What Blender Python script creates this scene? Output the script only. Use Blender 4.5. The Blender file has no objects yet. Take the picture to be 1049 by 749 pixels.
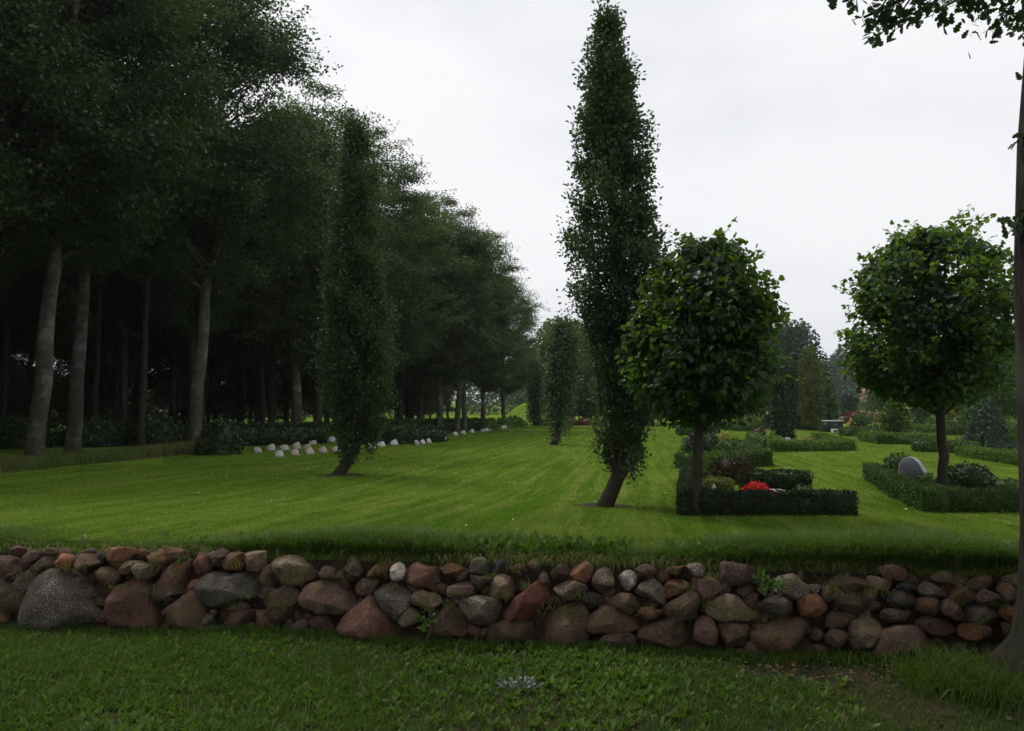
import bpy, math, random
import numpy as np
from mathutils import Vector
R = math.radians
rng = np.random.default_rng(7)
random.seed(7)
scene = bpy.context.scene
COL = scene.collection

# ------------------------------------------------------------------ camera geometry
F = 790.0; CX, CY = 524.5, 374.5; EYE = 1.7
PITCH = math.atan(50.5 / F)
cp, sp = math.cos(PITCH), math.sin(PITCH)

def ray(px, py):
    a = (px - CX) / F; b = -(py - CY) / F
    return np.array([a, cp - b * sp, sp + b * cp])

def sstep(a, b, x):
    t = np.clip((x - a) / (b - a), 0, 1); return t * t * (3 - 2 * t)

def gl(x, y):
    """height of the raised cemetery ground"""
    x = np.asarray(x, float); y = np.asarray(y, float)
    z = 0.45 + 0.19 * (1 - sstep(6.0, 13.0, y))
    d = y - 45.0
    z = z + 0.017 * (0.5 * (d + np.sqrt(d * d + 60.0)) - 0.35) * (y > 0)
    z = z + np.clip(y - 130, 0, 300) * (0.004 + 0.028 * sstep(-20, 60, x))
    z = z + 0.02 * np.sin(x * 0.35 + 1.2) * np.sin(y * 0.21) * sstep(8, 16, y)
    return z

def wall_y(x):            # front foot of the stone wall
    return 5.72 - 0.128 * np.asarray(x, float)

def gv(x, y):             # verge in front of the wall
    return 0.03 * np.sin(x * 1.3 + 0.5) * np.sin(y * 1.7) + 0.015 * np.sin(x * 3.1 + y * 2.3)

def hit(px, py, fn, t0=3.0):
    d = ray(px, py); t = t0
    while t < 900:
        p = d * t
        if EYE + p[2] < float(fn(p[0], p[1])): break
        t *= 1.01
    lo, hi = t / 1.01, t
    for _ in range(30):
        m = (lo + hi) / 2; p = d * m
        if EYE + p[2] < float(fn(p[0], p[1])): hi = m
        else: lo = m
    p = d * hi
    return np.array([p[0], p[1], EYE + p[2]])

def at(px, py): return hit(px, py, gl, 6.0)
def on_wall(px, py):
    """point of the (slightly leaning) wall face seen at a pixel"""
    d = ray(px, py)
    # plane: y + .128 x - .22 z = 5.72
    t = (5.72 + 0.22 * EYE) / (d[1] + 0.128 * d[0] - 0.22 * d[2])
    p = d * t
    return np.array([p[0], p[1], EYE + p[2]])
def at_depth(px, py, Y):
    d = ray(px, py); p = d * (Y / d[1]); return np.array([p[0], p[1], EYE + p[2]])

def noise3(P, f, seed=0):
    r = np.random.default_rng(seed + 101); P = np.asarray(P, float)
    out = np.zeros(len(P))
    for k in range(6):
        v = r.normal(size=3); v /= np.linalg.norm(v)
        out += np.sin(P @ v * f * (0.7 + 0.25 * k) + r.uniform(0, 6.28))
    return out / 3.0

# ------------------------------------------------------------------ object helpers
def link(o, parent=None):
    COL.objects.link(o)
    if parent is not None: o.parent = parent
    return o

def mesh(name, V, faces, mats, parent=None, midx=None, smooth=False):
    """faces: list of int arrays (n, k)"""
    me = bpy.data.meshes.new(name)
    V = np.asarray(V, np.float32)
    faces = [np.asarray(f, np.int32) for f in faces if len(f)]
    tot = np.concatenate([np.full(len(f), f.shape[1], np.int32) for f in faces])
    loops = np.concatenate([f.ravel() for f in faces])
    me.vertices.add(len(V)); me.vertices.foreach_set('co', V.ravel())
    me.loops.add(len(loops)); me.loops.foreach_set('vertex_index', loops)
    me.polygons.add(len(tot))
    st = np.zeros(len(tot), np.int32); st[1:] = np.cumsum(tot)[:-1]
    me.polygons.foreach_set('loop_start', st)
    me.polygons.foreach_set('loop_total', tot)
    if midx is not None:
        me.polygons.foreach_set('material_index', np.asarray(midx, np.int32))
    if not isinstance(mats, (list, tuple)): mats = [mats]
    for m in mats: me.materials.append(m)
    me.update(calc_edges=True); me.validate()
    if smooth: me.polygons.foreach_set('use_smooth', np.ones(len(me.polygons), bool))
    o = bpy.data.objects.new(name, me)
    return link(o, parent)

def empty(name, loc, label, cat, group=None):
    o = bpy.data.objects.new(name, None); o.empty_display_size = 0.3
    o.location = tuple(float(v) for v in loc)
    link(o); return tag(o, label, cat, group)

def tag(o, label, cat=None, group=None, kind=None):
    if label: o['label'] = label
    if cat: o['category'] = cat
    if group: o['group'] = group
    if kind: o['kind'] = kind
    return o

def dup(root, loc, rotz=0.0, sc=(1, 1, 1), label=None):
    r = root.copy(); COL.objects.link(r)
    r.location = tuple(float(v) for v in loc); r.rotation_euler = (0, 0, rotz); r.scale = sc
    if label: r['label'] = label
    for ch in list(root.children):
        c = ch.copy(); COL.objects.link(c); c.parent = r
        for g in list(ch.children):
            d = g.copy(); COL.objects.link(d); d.parent = c
    return r

class MB:
    def __init__(s): s.V = []; s.F = {}; s.M = {}; s.n = 0
    def add(s, V, F, m=0):
        V = np.asarray(V, float); F = np.asarray(F, int)
        if len(F) == 0: return s
        s.V.append(V); k = F.shape[1]
        s.F.setdefault(k, []).append(F + s.n); s.M.setdefault(k, []).append(np.full(len(F), m))
        s.n += len(V); return s
    def build(s, name, mats, parent=None, smooth=False):
        ks = list(s.F)
        return mesh(name, np.concatenate(s.V), [np.concatenate(s.F[k]) for k in ks], mats, parent,
                    np.concatenate([np.concatenate(s.M[k]) for k in ks]), smooth)

def box(c, size, rotz=0.0, bev=0.0):
    """bevelled box (octagonal section in all edges) verts, quad faces"""
    import bmesh
    bm = bmesh.new(); bmesh.ops.create_cube(bm, size=1)
    for v in bm.verts: v.co = Vector((v.co.x * size[0], v.co.y * size[1], v.co.z * size[2]))
    if bev: bmesh.ops.bevel(bm, geom=bm.edges[:], offset=bev, segments=2, affect='EDGES')
    bmesh.ops.triangulate(bm, faces=bm.faces[:])
    V = np.array([v.co[:] for v in bm.verts]); bm.verts.index_update()
    Fs = np.array([[v.index for v in f.verts] for f in bm.faces]); bm.free()
    ca, sa = math.cos(rotz), math.sin(rotz)
    V = np.stack([V[:, 0] * ca - V[:, 1] * sa, V[:, 0] * sa + V[:, 1] * ca, V[:, 2]], 1) + np.asarray(c)
    return V, Fs

def tube(P, rad, n=10, rough=0.0, seed=0):
    P = np.asarray(P, float); rad = np.asarray(rad, float); m = len(P)
    T = np.gradient(P, axis=0); T /= np.linalg.norm(T, axis=1)[:, None] + 1e-9
    ref = np.array([1.0, 0, 0]) if abs(T[0][0]) < 0.8 else np.array([0, 1.0, 0])
    V = []
    r = np.random.default_rng(seed)
    ph = r.uniform(0, 6.28, 3)
    for i in range(m):
        u = np.cross(T[i], ref); u /= np.linalg.norm(u) + 1e-9; v = np.cross(T[i], u)
        a = np.linspace(0, 2 * np.pi, n, endpoint=False)
        rr = rad[i] * (1 + rough * (np.sin(3 * a + ph[0] + i * .2) * .5 + np.sin(5 * a + ph[1] - i * .13) * .3 + np.sin(2 * a + ph[2] + i * .5) * .4))
        V.append(P[i] + np.outer(np.cos(a) * rr, u) + np.outer(np.sin(a) * rr, v))
    V = np.concatenate(V)
    i, j = np.meshgrid(np.arange(m - 1), np.arange(n), indexing='ij')
    a = (i * n + j).ravel(); b = (i * n + (j + 1) % n).ravel()
    return V, np.stack([a, b, b + n, a + n], 1)

# leaf templates: x across, y along, z up
T_DIA = (np.array([[0, 0, 0], [.32, .5, .06], [0, 1, 0], [-.32, .5, .06]]), [np.array([[0, 1, 2, 3]])])
T_OVAL = (np.array([[0, 0, 0], [.26, .3, .06], [.28, .62, .08], [0, 1, 0], [-.28, .62, .08], [-.26, .3, .06]]), [np.array([[0, 1, 2, 3], [0, 3, 4, 5]])])
_o = [(0, 0), (.07, .1), (.18, .2), (.12, .33), (.28, .45), (.18, .57), (.32, .72), (.2, .82), (.14, .96), (0, 1)]
T_WEED = (np.array([[0, 0, 0], [.15, .35, .04], [.19, .68, .04], [0, 1, -.06], [-.19, .68, .04], [-.15, .35, .04]]), [np.array([[0, 1, 2, 3], [0, 3, 4, 5]])])
T_OAK = (np.array([[x, y, .18 * x] for x, y in _o] + [[-x, y, .18 * x] for x, y in _o[1:-1][::-1]]),
         [np.array([list(range(10)), [0, 9] + list(range(10, 18))])])
_l = [(0, 0), (.22, -.1), (.42, .08), (.46, .35), (.3, .66), (0, 1.0)]
T_LIME = (np.array([[x, y, .22 * x - .12 * y * y] for x, y in _l] + [[-x, y, .22 * x - .12 * y * y] for x, y in _l[1:-1][::-1]]),
          [np.array([[0, 1, 2, 3, 4, 5], [0, 5, 6, 7, 8, 9]])])

def unit(a): return a / (np.linalg.norm(a, axis=1)[:, None] + 1e-9)

def leaves(P, D, N, S, T):
    D = unit(D); X = unit(np.cross(D, N)); Z = np.cross(X, D)
    tv, tf = T; k = len(tv)
    S = np.asarray(S)[:, None, None]
    V = P[:, None, :] + S * (tv[None, :, 0:1] * X[:, None] + tv[None, :, 1:2] * D[:, None] + tv[None, :, 2:3] * Z[:, None])
    off = (np.arange(len(P)) * k)[:, None, None]
    Fo = [(f[None] + off).reshape(-1, f.shape[1]) for f in tf]
    return V.reshape(-1, 3), Fo

def add_leaves(mb, P, D, N, S, T, m=0):
    V, Fs = leaves(P, D, N, S, T)
    base = mb.n
    mb.V.append(V); mb.n += len(V)
    for f in Fs:
        mb.F.setdefault(f.shape[1], []).append(f + base); mb.M.setdefault(f.shape[1], []).append(np.full(len(f), m))

# ------------------------------------------------------------------ materials
MATS = {}
class NT:
    def __init__(s, name):
        s.m = bpy.data.materials.new(name); s.m.use_nodes = True; s.t = s.m.node_tree
        s.t.nodes.clear(); s.out = s.n('ShaderNodeOutputMaterial')
    def n(s, typ, **kw):
        x = s.t.nodes.new(typ)
        for k, v in kw.items(): setattr(x, k, v)
        return x
    def l(s, a, b): s.t.links.new(a, b)
    def pos(s): return s.n('ShaderNodeTexCoord').outputs['Object']
    def noise(s, scale, detail=4, vec=None, rough=.55, stretch=None):
        x = s.n('ShaderNodeTexNoise'); x.inputs['Scale'].default_value = scale
        x.inputs['Detail'].default_value = detail; x.inputs['Roughness'].default_value = rough
        v = vec if vec is not None else s.pos()
        if stretch:
            mp = s.n('ShaderNodeMapping'); mp.inputs['Scale'].default_value = stretch[:3]
            if len(stretch) > 3:
                m0 = s.n('ShaderNodeMapping'); m0.inputs['Rotation'].default_value = (0, 0, stretch[3]); s.l(v, m0.inputs['Vector']); v = m0.outputs['Vector']
            s.l(v, mp.inputs['Vector']); v = mp.outputs['Vector']
        s.l(v, x.inputs['Vector']); return x.outputs['Fac']
    def ramp(s, fac, stops):
        x = s.n('ShaderNodeValToRGB'); e = x.color_ramp.elements
        e[0].position = stops[0][0]; e[0].color = (*stops[0][1], 1)
        e[1].position = stops[-1][0]; e[1].color = (*stops[-1][1], 1)
        for p, c in stops[1:-1]:
            k = e.new(p); k.color = (*c, 1)
        s.l(fac, x.inputs['Fac']); return x.outputs['Color']
    def mix(s, fac, a, b, mode='MIX'):
        x = s.n('ShaderNodeMix', data_type='RGBA', blend_type=mode)
        for sock, v in ((x.inputs[0], fac), (x.inputs[6], a), (x.inputs[7], b)):
            if isinstance(v, (int, float)): sock.default_value = v
            elif isinstance(v, tuple): sock.default_value = (*v, 1)
            else: s.l(v, sock)
        return x.outputs[2]
    def bsdf(s, col, rough=.7, spec=.3, bump=None, bstr=.4, bdist=.01):
        b = s.n('ShaderNodeBsdfPrincipled')
        if isinstance(col, tuple): b.inputs['Base Color'].default_value = (*col, 1)
        else: s.l(col, b.inputs['Base Color'])
        b.inputs['Roughness'].default_value = rough; b.inputs['Specular IOR Level'].default_value = spec
        if bump is not None:
            bp = s.n('ShaderNodeBump'); bp.inputs['Strength'].default_value = bstr; bp.inputs['Distance'].default_value = bdist
            s.l(bump, bp.inputs['Height']); s.l(bp.outputs['Normal'], b.inputs['Normal'])
        return b.outputs[0]
    def done(s, sh): s.l(sh, s.out.inputs['Surface']); return s.m

def leaf_mat(name, c1, c2, c3=None, trans=.35, rough=.5, spec=.3, tcol=1.8):
    t = NT(name)
    g = t.n('ShaderNodeNewGeometry')
    stops = [(0, c1), (.8, c2), (1, c3 or c2)]
    col = t.ramp(g.outputs['Random Per Island'], stops)
    nz = t.noise(.6, 2)
    col = t.mix(t.ramp(nz, [(.3, (0, 0, 0)), (.7, (.6, .6, .6))]), col, tuple(min(1, v * 1.5) for v in c2))
    b = t.bsdf(col, rough, spec)
    tr = t.n('ShaderNodeBsdfTranslucent')
    tc = t.mix(1.0, col, (tcol * .95, tcol * 1.1, tcol * .35), 'MULTIPLY'); t.l(tc, tr.inputs['Color'])
    mx = t.n('ShaderNodeMixShader'); mx.inputs[0].default_value = trans
    t.l(b, mx.inputs[1]); t.l(tr.outputs[0], mx.inputs[2])
    return t.done(mx.outputs[0])

def lawn_color(t):
    s = t.pos()
    n1 = t.noise(.28, 4, s); n2 = t.noise(2.2, 5, s, .65)
    st = t.noise(1.0, 5, s, .6, (4.0, .2, 1, R(9)))     # mown lines along the rows
    st2 = t.noise(1.0, 4, s, .6, (9.0, .5, 1, R(9)))
    c = t.ramp(n1, [(.3, (.078, .165, .012)), (.7, (.115, .215, .017))])
    c = t.mix(t.ramp(st, [(.42, (0, 0, 0)), (.62, (.62, .62, .62))]), c, (.205, .268, .05))
    c = t.mix(t.ramp(st2, [(.50, (0, 0, 0)), (.66, (.5, .5, .5))]), c, (.27, .285, .085))
    c = t.mix(t.ramp(n2, [(.35, (.32, .32, .32)), (.6, (0, 0, 0))]), c, (.055, .105, .008))
    return c

def make_mats():
    M = MATS
    t = NT('lawn'); M['lawn'] = t.done(t.bsdf(lawn_color(t), 1.0, .0, t.noise(60, 3), .6, .02))
    t = NT('lawn_blade'); g = t.n('ShaderNodeNewGeometry'); c = lawn_color(t)
    c = t.mix(1.0, c, t.ramp(g.outputs['Random Per Island'], [(0, (.95, .95, .95)), (.85, (1.45, 1.4, 1.3)), (1, (1.9, 1.7, 1.6))]), 'MULTIPLY')
    b = t.bsdf(c, .8, .06); tr = t.n('ShaderNodeBsdfTranslucent'); t.l(c, tr.inputs['Color'])
    mx = t.n('ShaderNodeMixShader'); mx.inputs[0].default_value = .4; t.l(b, mx.inputs[1]); t.l(tr.outputs[0], mx.inputs[2]); M['lawn_blade'] = t.done(mx.outputs[0])
    t = NT('soil'); n = t.noise(9, 6); c = t.ramp(n, [(.3, (.030, .020, .013)), (.7, (.080, .055, .038))])
    M['soil'] = t.done(t.bsdf(c, .95, .1, t.noise(40, 5), .8, .03))
    t = NT('verge_soil'); n = t.noise(1.6, 5); n2 = t.noise(14, 5)
    c = t.mix(t.ramp(n, [(.42, (0, 0, 0)), (.6, (1, 1, 1))]), t.ramp(n2, [(.3, (.020, .026, .010)), (.7, (.04, .048, .018))]), t.ramp(n2, [(.3, (.035, .024, .016)), (.7, (.085, .06, .042))]))
    M['verge'] = t.done(t.bsdf(c, .95, .1, t.noise(45, 5), .9, .03))
    def stone(k, a, b, sp=None, sa=.35, lich=.15, sc=70):
        a = (a[0] * 1.05, a[1] * .91, a[2] * .78); b = (b[0] * 1.12, b[1] * .98, b[2] * .85)
        t = NT('stone_' + k); oi = t.n('ShaderNodeObjectInfo')
        n = t.noise(5, 6, None, .65); c = t.ramp(n, [(.3, a), (.7, b)])
        rv = t.ramp(oi.outputs['Random'], [(0, (.62, .64, .67)), (.5, (1, 1, 1)), (1, (1.38, 1.32, 1.24))])
        c = t.mix(1.0, c, rv, 'MULTIPLY')
        f = t.noise(sc, 3, None, .7)
        if sp: c = t.mix(t.ramp(f, [(.52, (0, 0, 0)), (.62, (sa, sa, sa))]), c, sp)
        c = t.mix(t.ramp(f, [(.36, (.5, .5, .5)), (.47, (0, 0, 0))]), c, tuple(v * .4 for v in a))
        l = t.noise(3.3, 5, None, .7)
        c = t.mix(t.ramp(l, [(.58, (0, 0, 0)), (.70, (lich, lich, lich))]), c, (.21, .205, .17))
        d = t.noise(2.3, 4, None, .6)
        c = t.mix(t.ramp(d, [(.32, (.45, .45, .45)), (.5, (0, 0, 0))]), c, (.05, .045, .03))
        mo = t.noise(4.5, 6, None, .75)
        c = t.mix(t.ramp(mo, [(.60, (0, 0, 0)), (.70, (.5, .5, .5))]), c, (.05, .055, .022))
        pa = t.noise(11, 6, None, .8)
        c = t.mix(1.0, c, t.ramp(pa, [(.3, (.62, .60, .58)), (.5, (1, 1, 1)), (.7, (1.3, 1.26, 1.2))]), 'MULTIPLY')
        bp = t.n('ShaderNodeMath', operation='ADD'); t.l(t.noise(16, 8, None, .75), bp.inputs[0]); t.l(f, bp.inputs[1])
        M['s' + k] = t.done(t.bsdf(c, .82, .25, bp.outputs[0], .9, .03))
    stone('R', (.115, .069, .057), (.20, .116, .094), (.30, .20, .17), .3)
    stone('X', (.155, .068, .060), (.24, .105, .090), (.28, .14, .12), .3, .08)
    stone('O', (.19, .098, .056), (.31, .165, .098), (.36, .26, .18), .35)
    stone('G', (.14, .125, .108), (.245, .222, .19), (.56, .53, .48), .8, .2, 105)
    stone('D', (.078, .076, .072), (.15, .145, .132), (.34, .33, .31), .5, .25, 95)
    stone('K', (.045, .045, .047), (.085, .083, .08), (.16, .16, .16), .3, .15)
    stone('B', (.095, .068, .049), (.17, .125, .090), (.25, .2, .16), .4, .12)
    stone('P', (.135, .092, .085), (.22, .155, .142), (.32, .25, .23), .35, .12)
    stone('T', (.155, .128, .092), (.27, .225, .165), (.38, .34, .28), .45, .25)
    stone('W', (.32, .31, .30), (.52, .50, .49), (.7, .7, .7), .5, .1, 30)
    def bark(k, a, b, pale=None):
        t = NT('bark_' + k); n = t.noise(6, 6, None, .65, (3, 3, .5)); c = t.ramp(n, [(.3, a), (.7, b)])
        if pale:
            l = t.noise(1.1, 5, None, .7); c = t.mix(t.ramp(l, [(.48, (0, 0, 0)), (.6, (.9, .9, .9))]), c, pale)
        m = t.noise(1.7, 4); c = t.mix(t.ramp(m, [(.35, (.4, .4, .4)), (.55, (0, 0, 0))]), c, (.05, .06, .03))
        M['bark_' + k] = t.done(t.bsdf(c, .9, .15, t.noise(14, 7, None, .7, (3.5, 3.5, .6)), 1.0, .04))
    bark('beech', (.05, .042, .032), (.10, .086, .066), (.2, .19, .165))
    bark('dark', (.038, .029, .022), (.072, .056, .042))
    bark('lime', (.05, .043, .033), (.09, .077, .06))
    bark('brown', (.13, .09, .062), (.21, .15, .10))
    bark('oak', (.014, .011, .009), (.085, .07, .055), (.11, .11, .085))
    # foliage
    L = lambda k, *a, **w: M.__setitem__(k, leaf_mat('leaf_' + k, *a, **w))
    L('beech', (.022, .037, .016), (.042, .066, .026), (.075, .092, .03), trans=.28)
    L('beech_light', (.034, .053, .020), (.062, .088, .030), (.105, .11, .034), trans=.32)
    L('oak', (.030, .050, .026), (.060, .092, .045), (.078, .115, .05), trans=.28)
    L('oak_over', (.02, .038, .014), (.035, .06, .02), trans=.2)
    L('lime', (.012, .022, .013), (.028, .050, .022), (.055, .095, .022), trans=.45, rough=.4, spec=.45, tcol=4.5)
    L('lime_young', (.05, .085, .018), (.085, .135, .026), (.14, .18, .04), trans=.45, rough=.45)  # shoot leaves coloured lighter to imitate light shining through the crown rim
    L('yew', (.016, .026, .012), (.032, .048, .020), trans=.15)
    L('hedge', (.026, .052, .012), (.054, .096, .020), (.08, .12, .026), trans=.2)
    L('hedge_light', (.040, .080, .014), (.080, .14, .024), (.12, .18, .036), trans=.25)
    L('laurel', (.014, .028, .010), (.028, .048, .016), trans=.15, rough=.35)
    L('thuja', (.022, .045, .012), (.042, .078, .018), trans=.2)
    L('bluegreen', (.028, .048, .036), (.050, .075, .056), trans=.2)
    L('gold', (.10, .11, .018), (.20, .19, .03), (.3, .26, .03), trans=.3)
    L('tipgold', (.035, .052, .014), (.085, .10, .022), (.16, .16, .03), trans=.25)
    L('yellow', (.38, .33, .03), (.62, .52, .04), trans=.2)
    L('orange', (.55, .30, .05), (.8, .5, .10), trans=.2)
    L('redleaf', (.06, .015, .015), (.12, .028, .026), trans=.2)
    L('brownleaf', (.035, .024, .014), (.075, .05, .026), trans=.2)
    L('lightgreen', (.06, .11, .02), (.12, .19, .035), (.2, .25, .05), trans=.3)
    L('redflower', (.42, .008, .014), (.62, .02, .025), trans=.15)
    L('pinkish', (.16, .07, .05), (.28, .13, .09), trans=.2)
    L('whiteflower', (.6, .6, .58), (.8, .8, .8), trans=.15)
    L('farwood', (.030, .048, .030), (.055, .075, .042), trans=.15)
    L('midwood', (.032, .056, .018), (.068, .102, .028), (.11, .13, .036), trans=.3)
    L('silver', (.08, .09, .08), (.17, .18, .165), trans=.1)
    L('grass', (.030, .056, .008), (.060, .100, .013), (.12, .135, .04), trans=.35)
    L('longgrass', (.040, .076, .011), (.075, .125, .019), (.12, .12, .045), trans=.35)
    L('straw', (.09, .07, .035), (.17, .13, .07), trans=.25)
    L('weed', (.040, .078, .010), (.074, .128, .017), (.11, .17, .03), trans=.3, rough=.5)
    L('deadleaf', (.04, .024, .012), (.09, .058, .03), (.2, .15, .09), trans=.1, spec=.1)
    L('paleleaf', (.3, .3, .24), (.5, .5, .42), trans=.1)
    def plain(k, c, rough=.6, spec=.3, var=.25, sc=8):
        t = NT(k); n = t.noise(sc, 5)
        col = t.ramp(n, [(.3, tuple(v * (1 - var) for v in c)), (.7, tuple(min(1, v * (1 + var)) for v in c))])
        M[k] = t.done(t.bsdf(col, rough, spec, t.noise(sc * 6, 4), .25, .01))
    plain('slab_white', (.50, .50, .49), .6, sc=20); plain('slab_pink', (.44, .36, .33), .6, sc=20); plain('slab_tan', (.38, .32, .26), .6, sc=20); plain('slab_grey', (.34, .34, .34), .6, sc=20)
    plain('slate', (.115, .118, .135), .55, .4, .2, 12); plain('rough_granite', (.34, .34, .36), .9, .2, .55, 45)
    plain('gravel', (.33, .29, .25), .9, .2, .4, 60); plain('bin_green', (.018, .028, .026), .5); plain('lid_pale', (.40, .47, .45), .4)
    plain('white_paint', (.62, .62, .60), .5); plain('brick_pink', (.40, .22, .19), .8); plain('roof_red', (.33, .12, .08), .8)
    plain('wall_white', (.6, .58, .54), .8); plain('glass_dark', (.03, .035, .04), .15, .5); plain('tan_wall', (.26, .19, .13), .9); plain('vase_white', (.62, .6, .57), .4)
    plain('plinth', (.2, .19, .17), .8, sc=20); plain('wood_stake', (.13, .10, .075), .85)
make_mats()

# ------------------------------------------------------------------ ground
def build_ground():
    # raised cemetery ground, one sheet to the horizon
    rows = np.concatenate([[-.012], np.linspace(0, 8, 50), 8 + np.geomspace(.2, 900, 90)])
    ts = np.linspace(-1, 1, 120)
    ts = np.sign(ts) * np.abs(ts) ** 1.6
    Y0, T = np.meshgrid(rows, ts, indexing='ij')
    X = T * (22 + Y0 * 1.25)
    Yw = wall_y(np.clip(X, -22, 22)) + .345
    Y = Yw + Y0
    Z = gl(X, Y)
    lip = np.exp(-np.maximum(Y0, 0) / .12)
    Z = Z - np.where(Y0 < 0, -Y0 * 6 + .05, .05 * lip)
    n, m = X.shape
    i, j = np.meshgrid(np.arange(n - 1), np.arange(m - 1), indexing='ij'); a = (i * m + j).ravel()
    Fq = np.stack([a, a + 1, a + m + 1, a + m], 1)
    o = mesh('lawn', np.stack([X.ravel(), Y.ravel(), Z.ravel()], 1), [Fq], MATS['lawn'], smooth=True)
    tag(o, 'mown green cemetery lawn with pale mowing lines', kind='structure')
    # earth bank behind the stones
    xs = np.linspace(-22, 22, 300); hs = np.linspace(-.25, 1, 14)
    Xg, Hg = np.meshgrid(xs, hs, indexing='ij')
    top = gl(Xg, wall_y(Xg) + .34) - .055
    Z = np.where(Hg < 0, Hg, Hg * top)
    Y = wall_y(Xg) + .12 + .19 * np.clip(Hg, 0, 1) + .02 * np.sin(Xg * 9 + Hg * 5) * np.sin(Hg * 3.14)
    Y[:, -1] = (wall_y(Xg) + .42)[:, -1]; Z[:, -1] = top[:, -1] - .012
    n, m = Xg.shape
    i, j = np.meshgrid(np.arange(n - 1), np.arange(m - 1), indexing='ij'); a = (i * m + j).ravel()
    o = mesh('earth_bank', np.stack([Xg.ravel(), Y.ravel(), Z.ravel()], 1), [np.stack([a, a + m, a + m + 1, a + 1], 1)], MATS['soil'], smooth=True)
    tag(o, 'dark earth bank behind the fieldstones', kind='structure')
    # verge in front
    xs = np.linspace(-22, 22, 260); v = np.linspace(0, 1, 70)
    Xg, Vg = np.meshgrid(xs, v, indexing='ij')
    Y = -14 + (wall_y(Xg) + .3 + 14) * Vg ** .5
    Z = gv(Xg, Y)
    n, m = Xg.shape
    i, j = np.meshgrid(np.arange(n - 1), np.arange(m - 1), indexing='ij'); a = (i * m + j).ravel()
    o = mesh('verge', np.stack([Xg.ravel(), Y.ravel(), Z.ravel()], 1), [np.stack([a, a + m, a + m + 1, a + 1], 1)], MATS['verge'], smooth=True)
    tag(o, 'grassy verge with bare soil patches below the wall', kind='structure')
    # low green mound past the end of the lawn
    c = at(546, 431); w = 36 * c[1] / F
    th = np.linspace(0, 2 * np.pi, 40, endpoint=False); rr = np.linspace(0, 1, 14)
    V = []
    for r_ in rr:
        for a_ in th:
            x, y = c[0] + math.cos(a_) * r_ * w, c[1] + 5 + math.sin(a_) * r_ * 5
            V.append((x, y, float(gl(x, y)) - .05 + 20 * c[1] / F * math.cos(r_ * math.pi / 2) ** 1.2))
    Fm = [(i * 40 + j, i * 40 + (j + 1) % 40, (i + 1) * 40 + (j + 1) % 40, (i + 1) * 40 + j) for i in range(13) for j in range(40)]
    tag(mesh('mound', V, [np.array(Fm)], MATS['lawn'], smooth=True), 'small rounded grass mound past the far end of the lawn', kind='structure')
build_ground()

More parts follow.
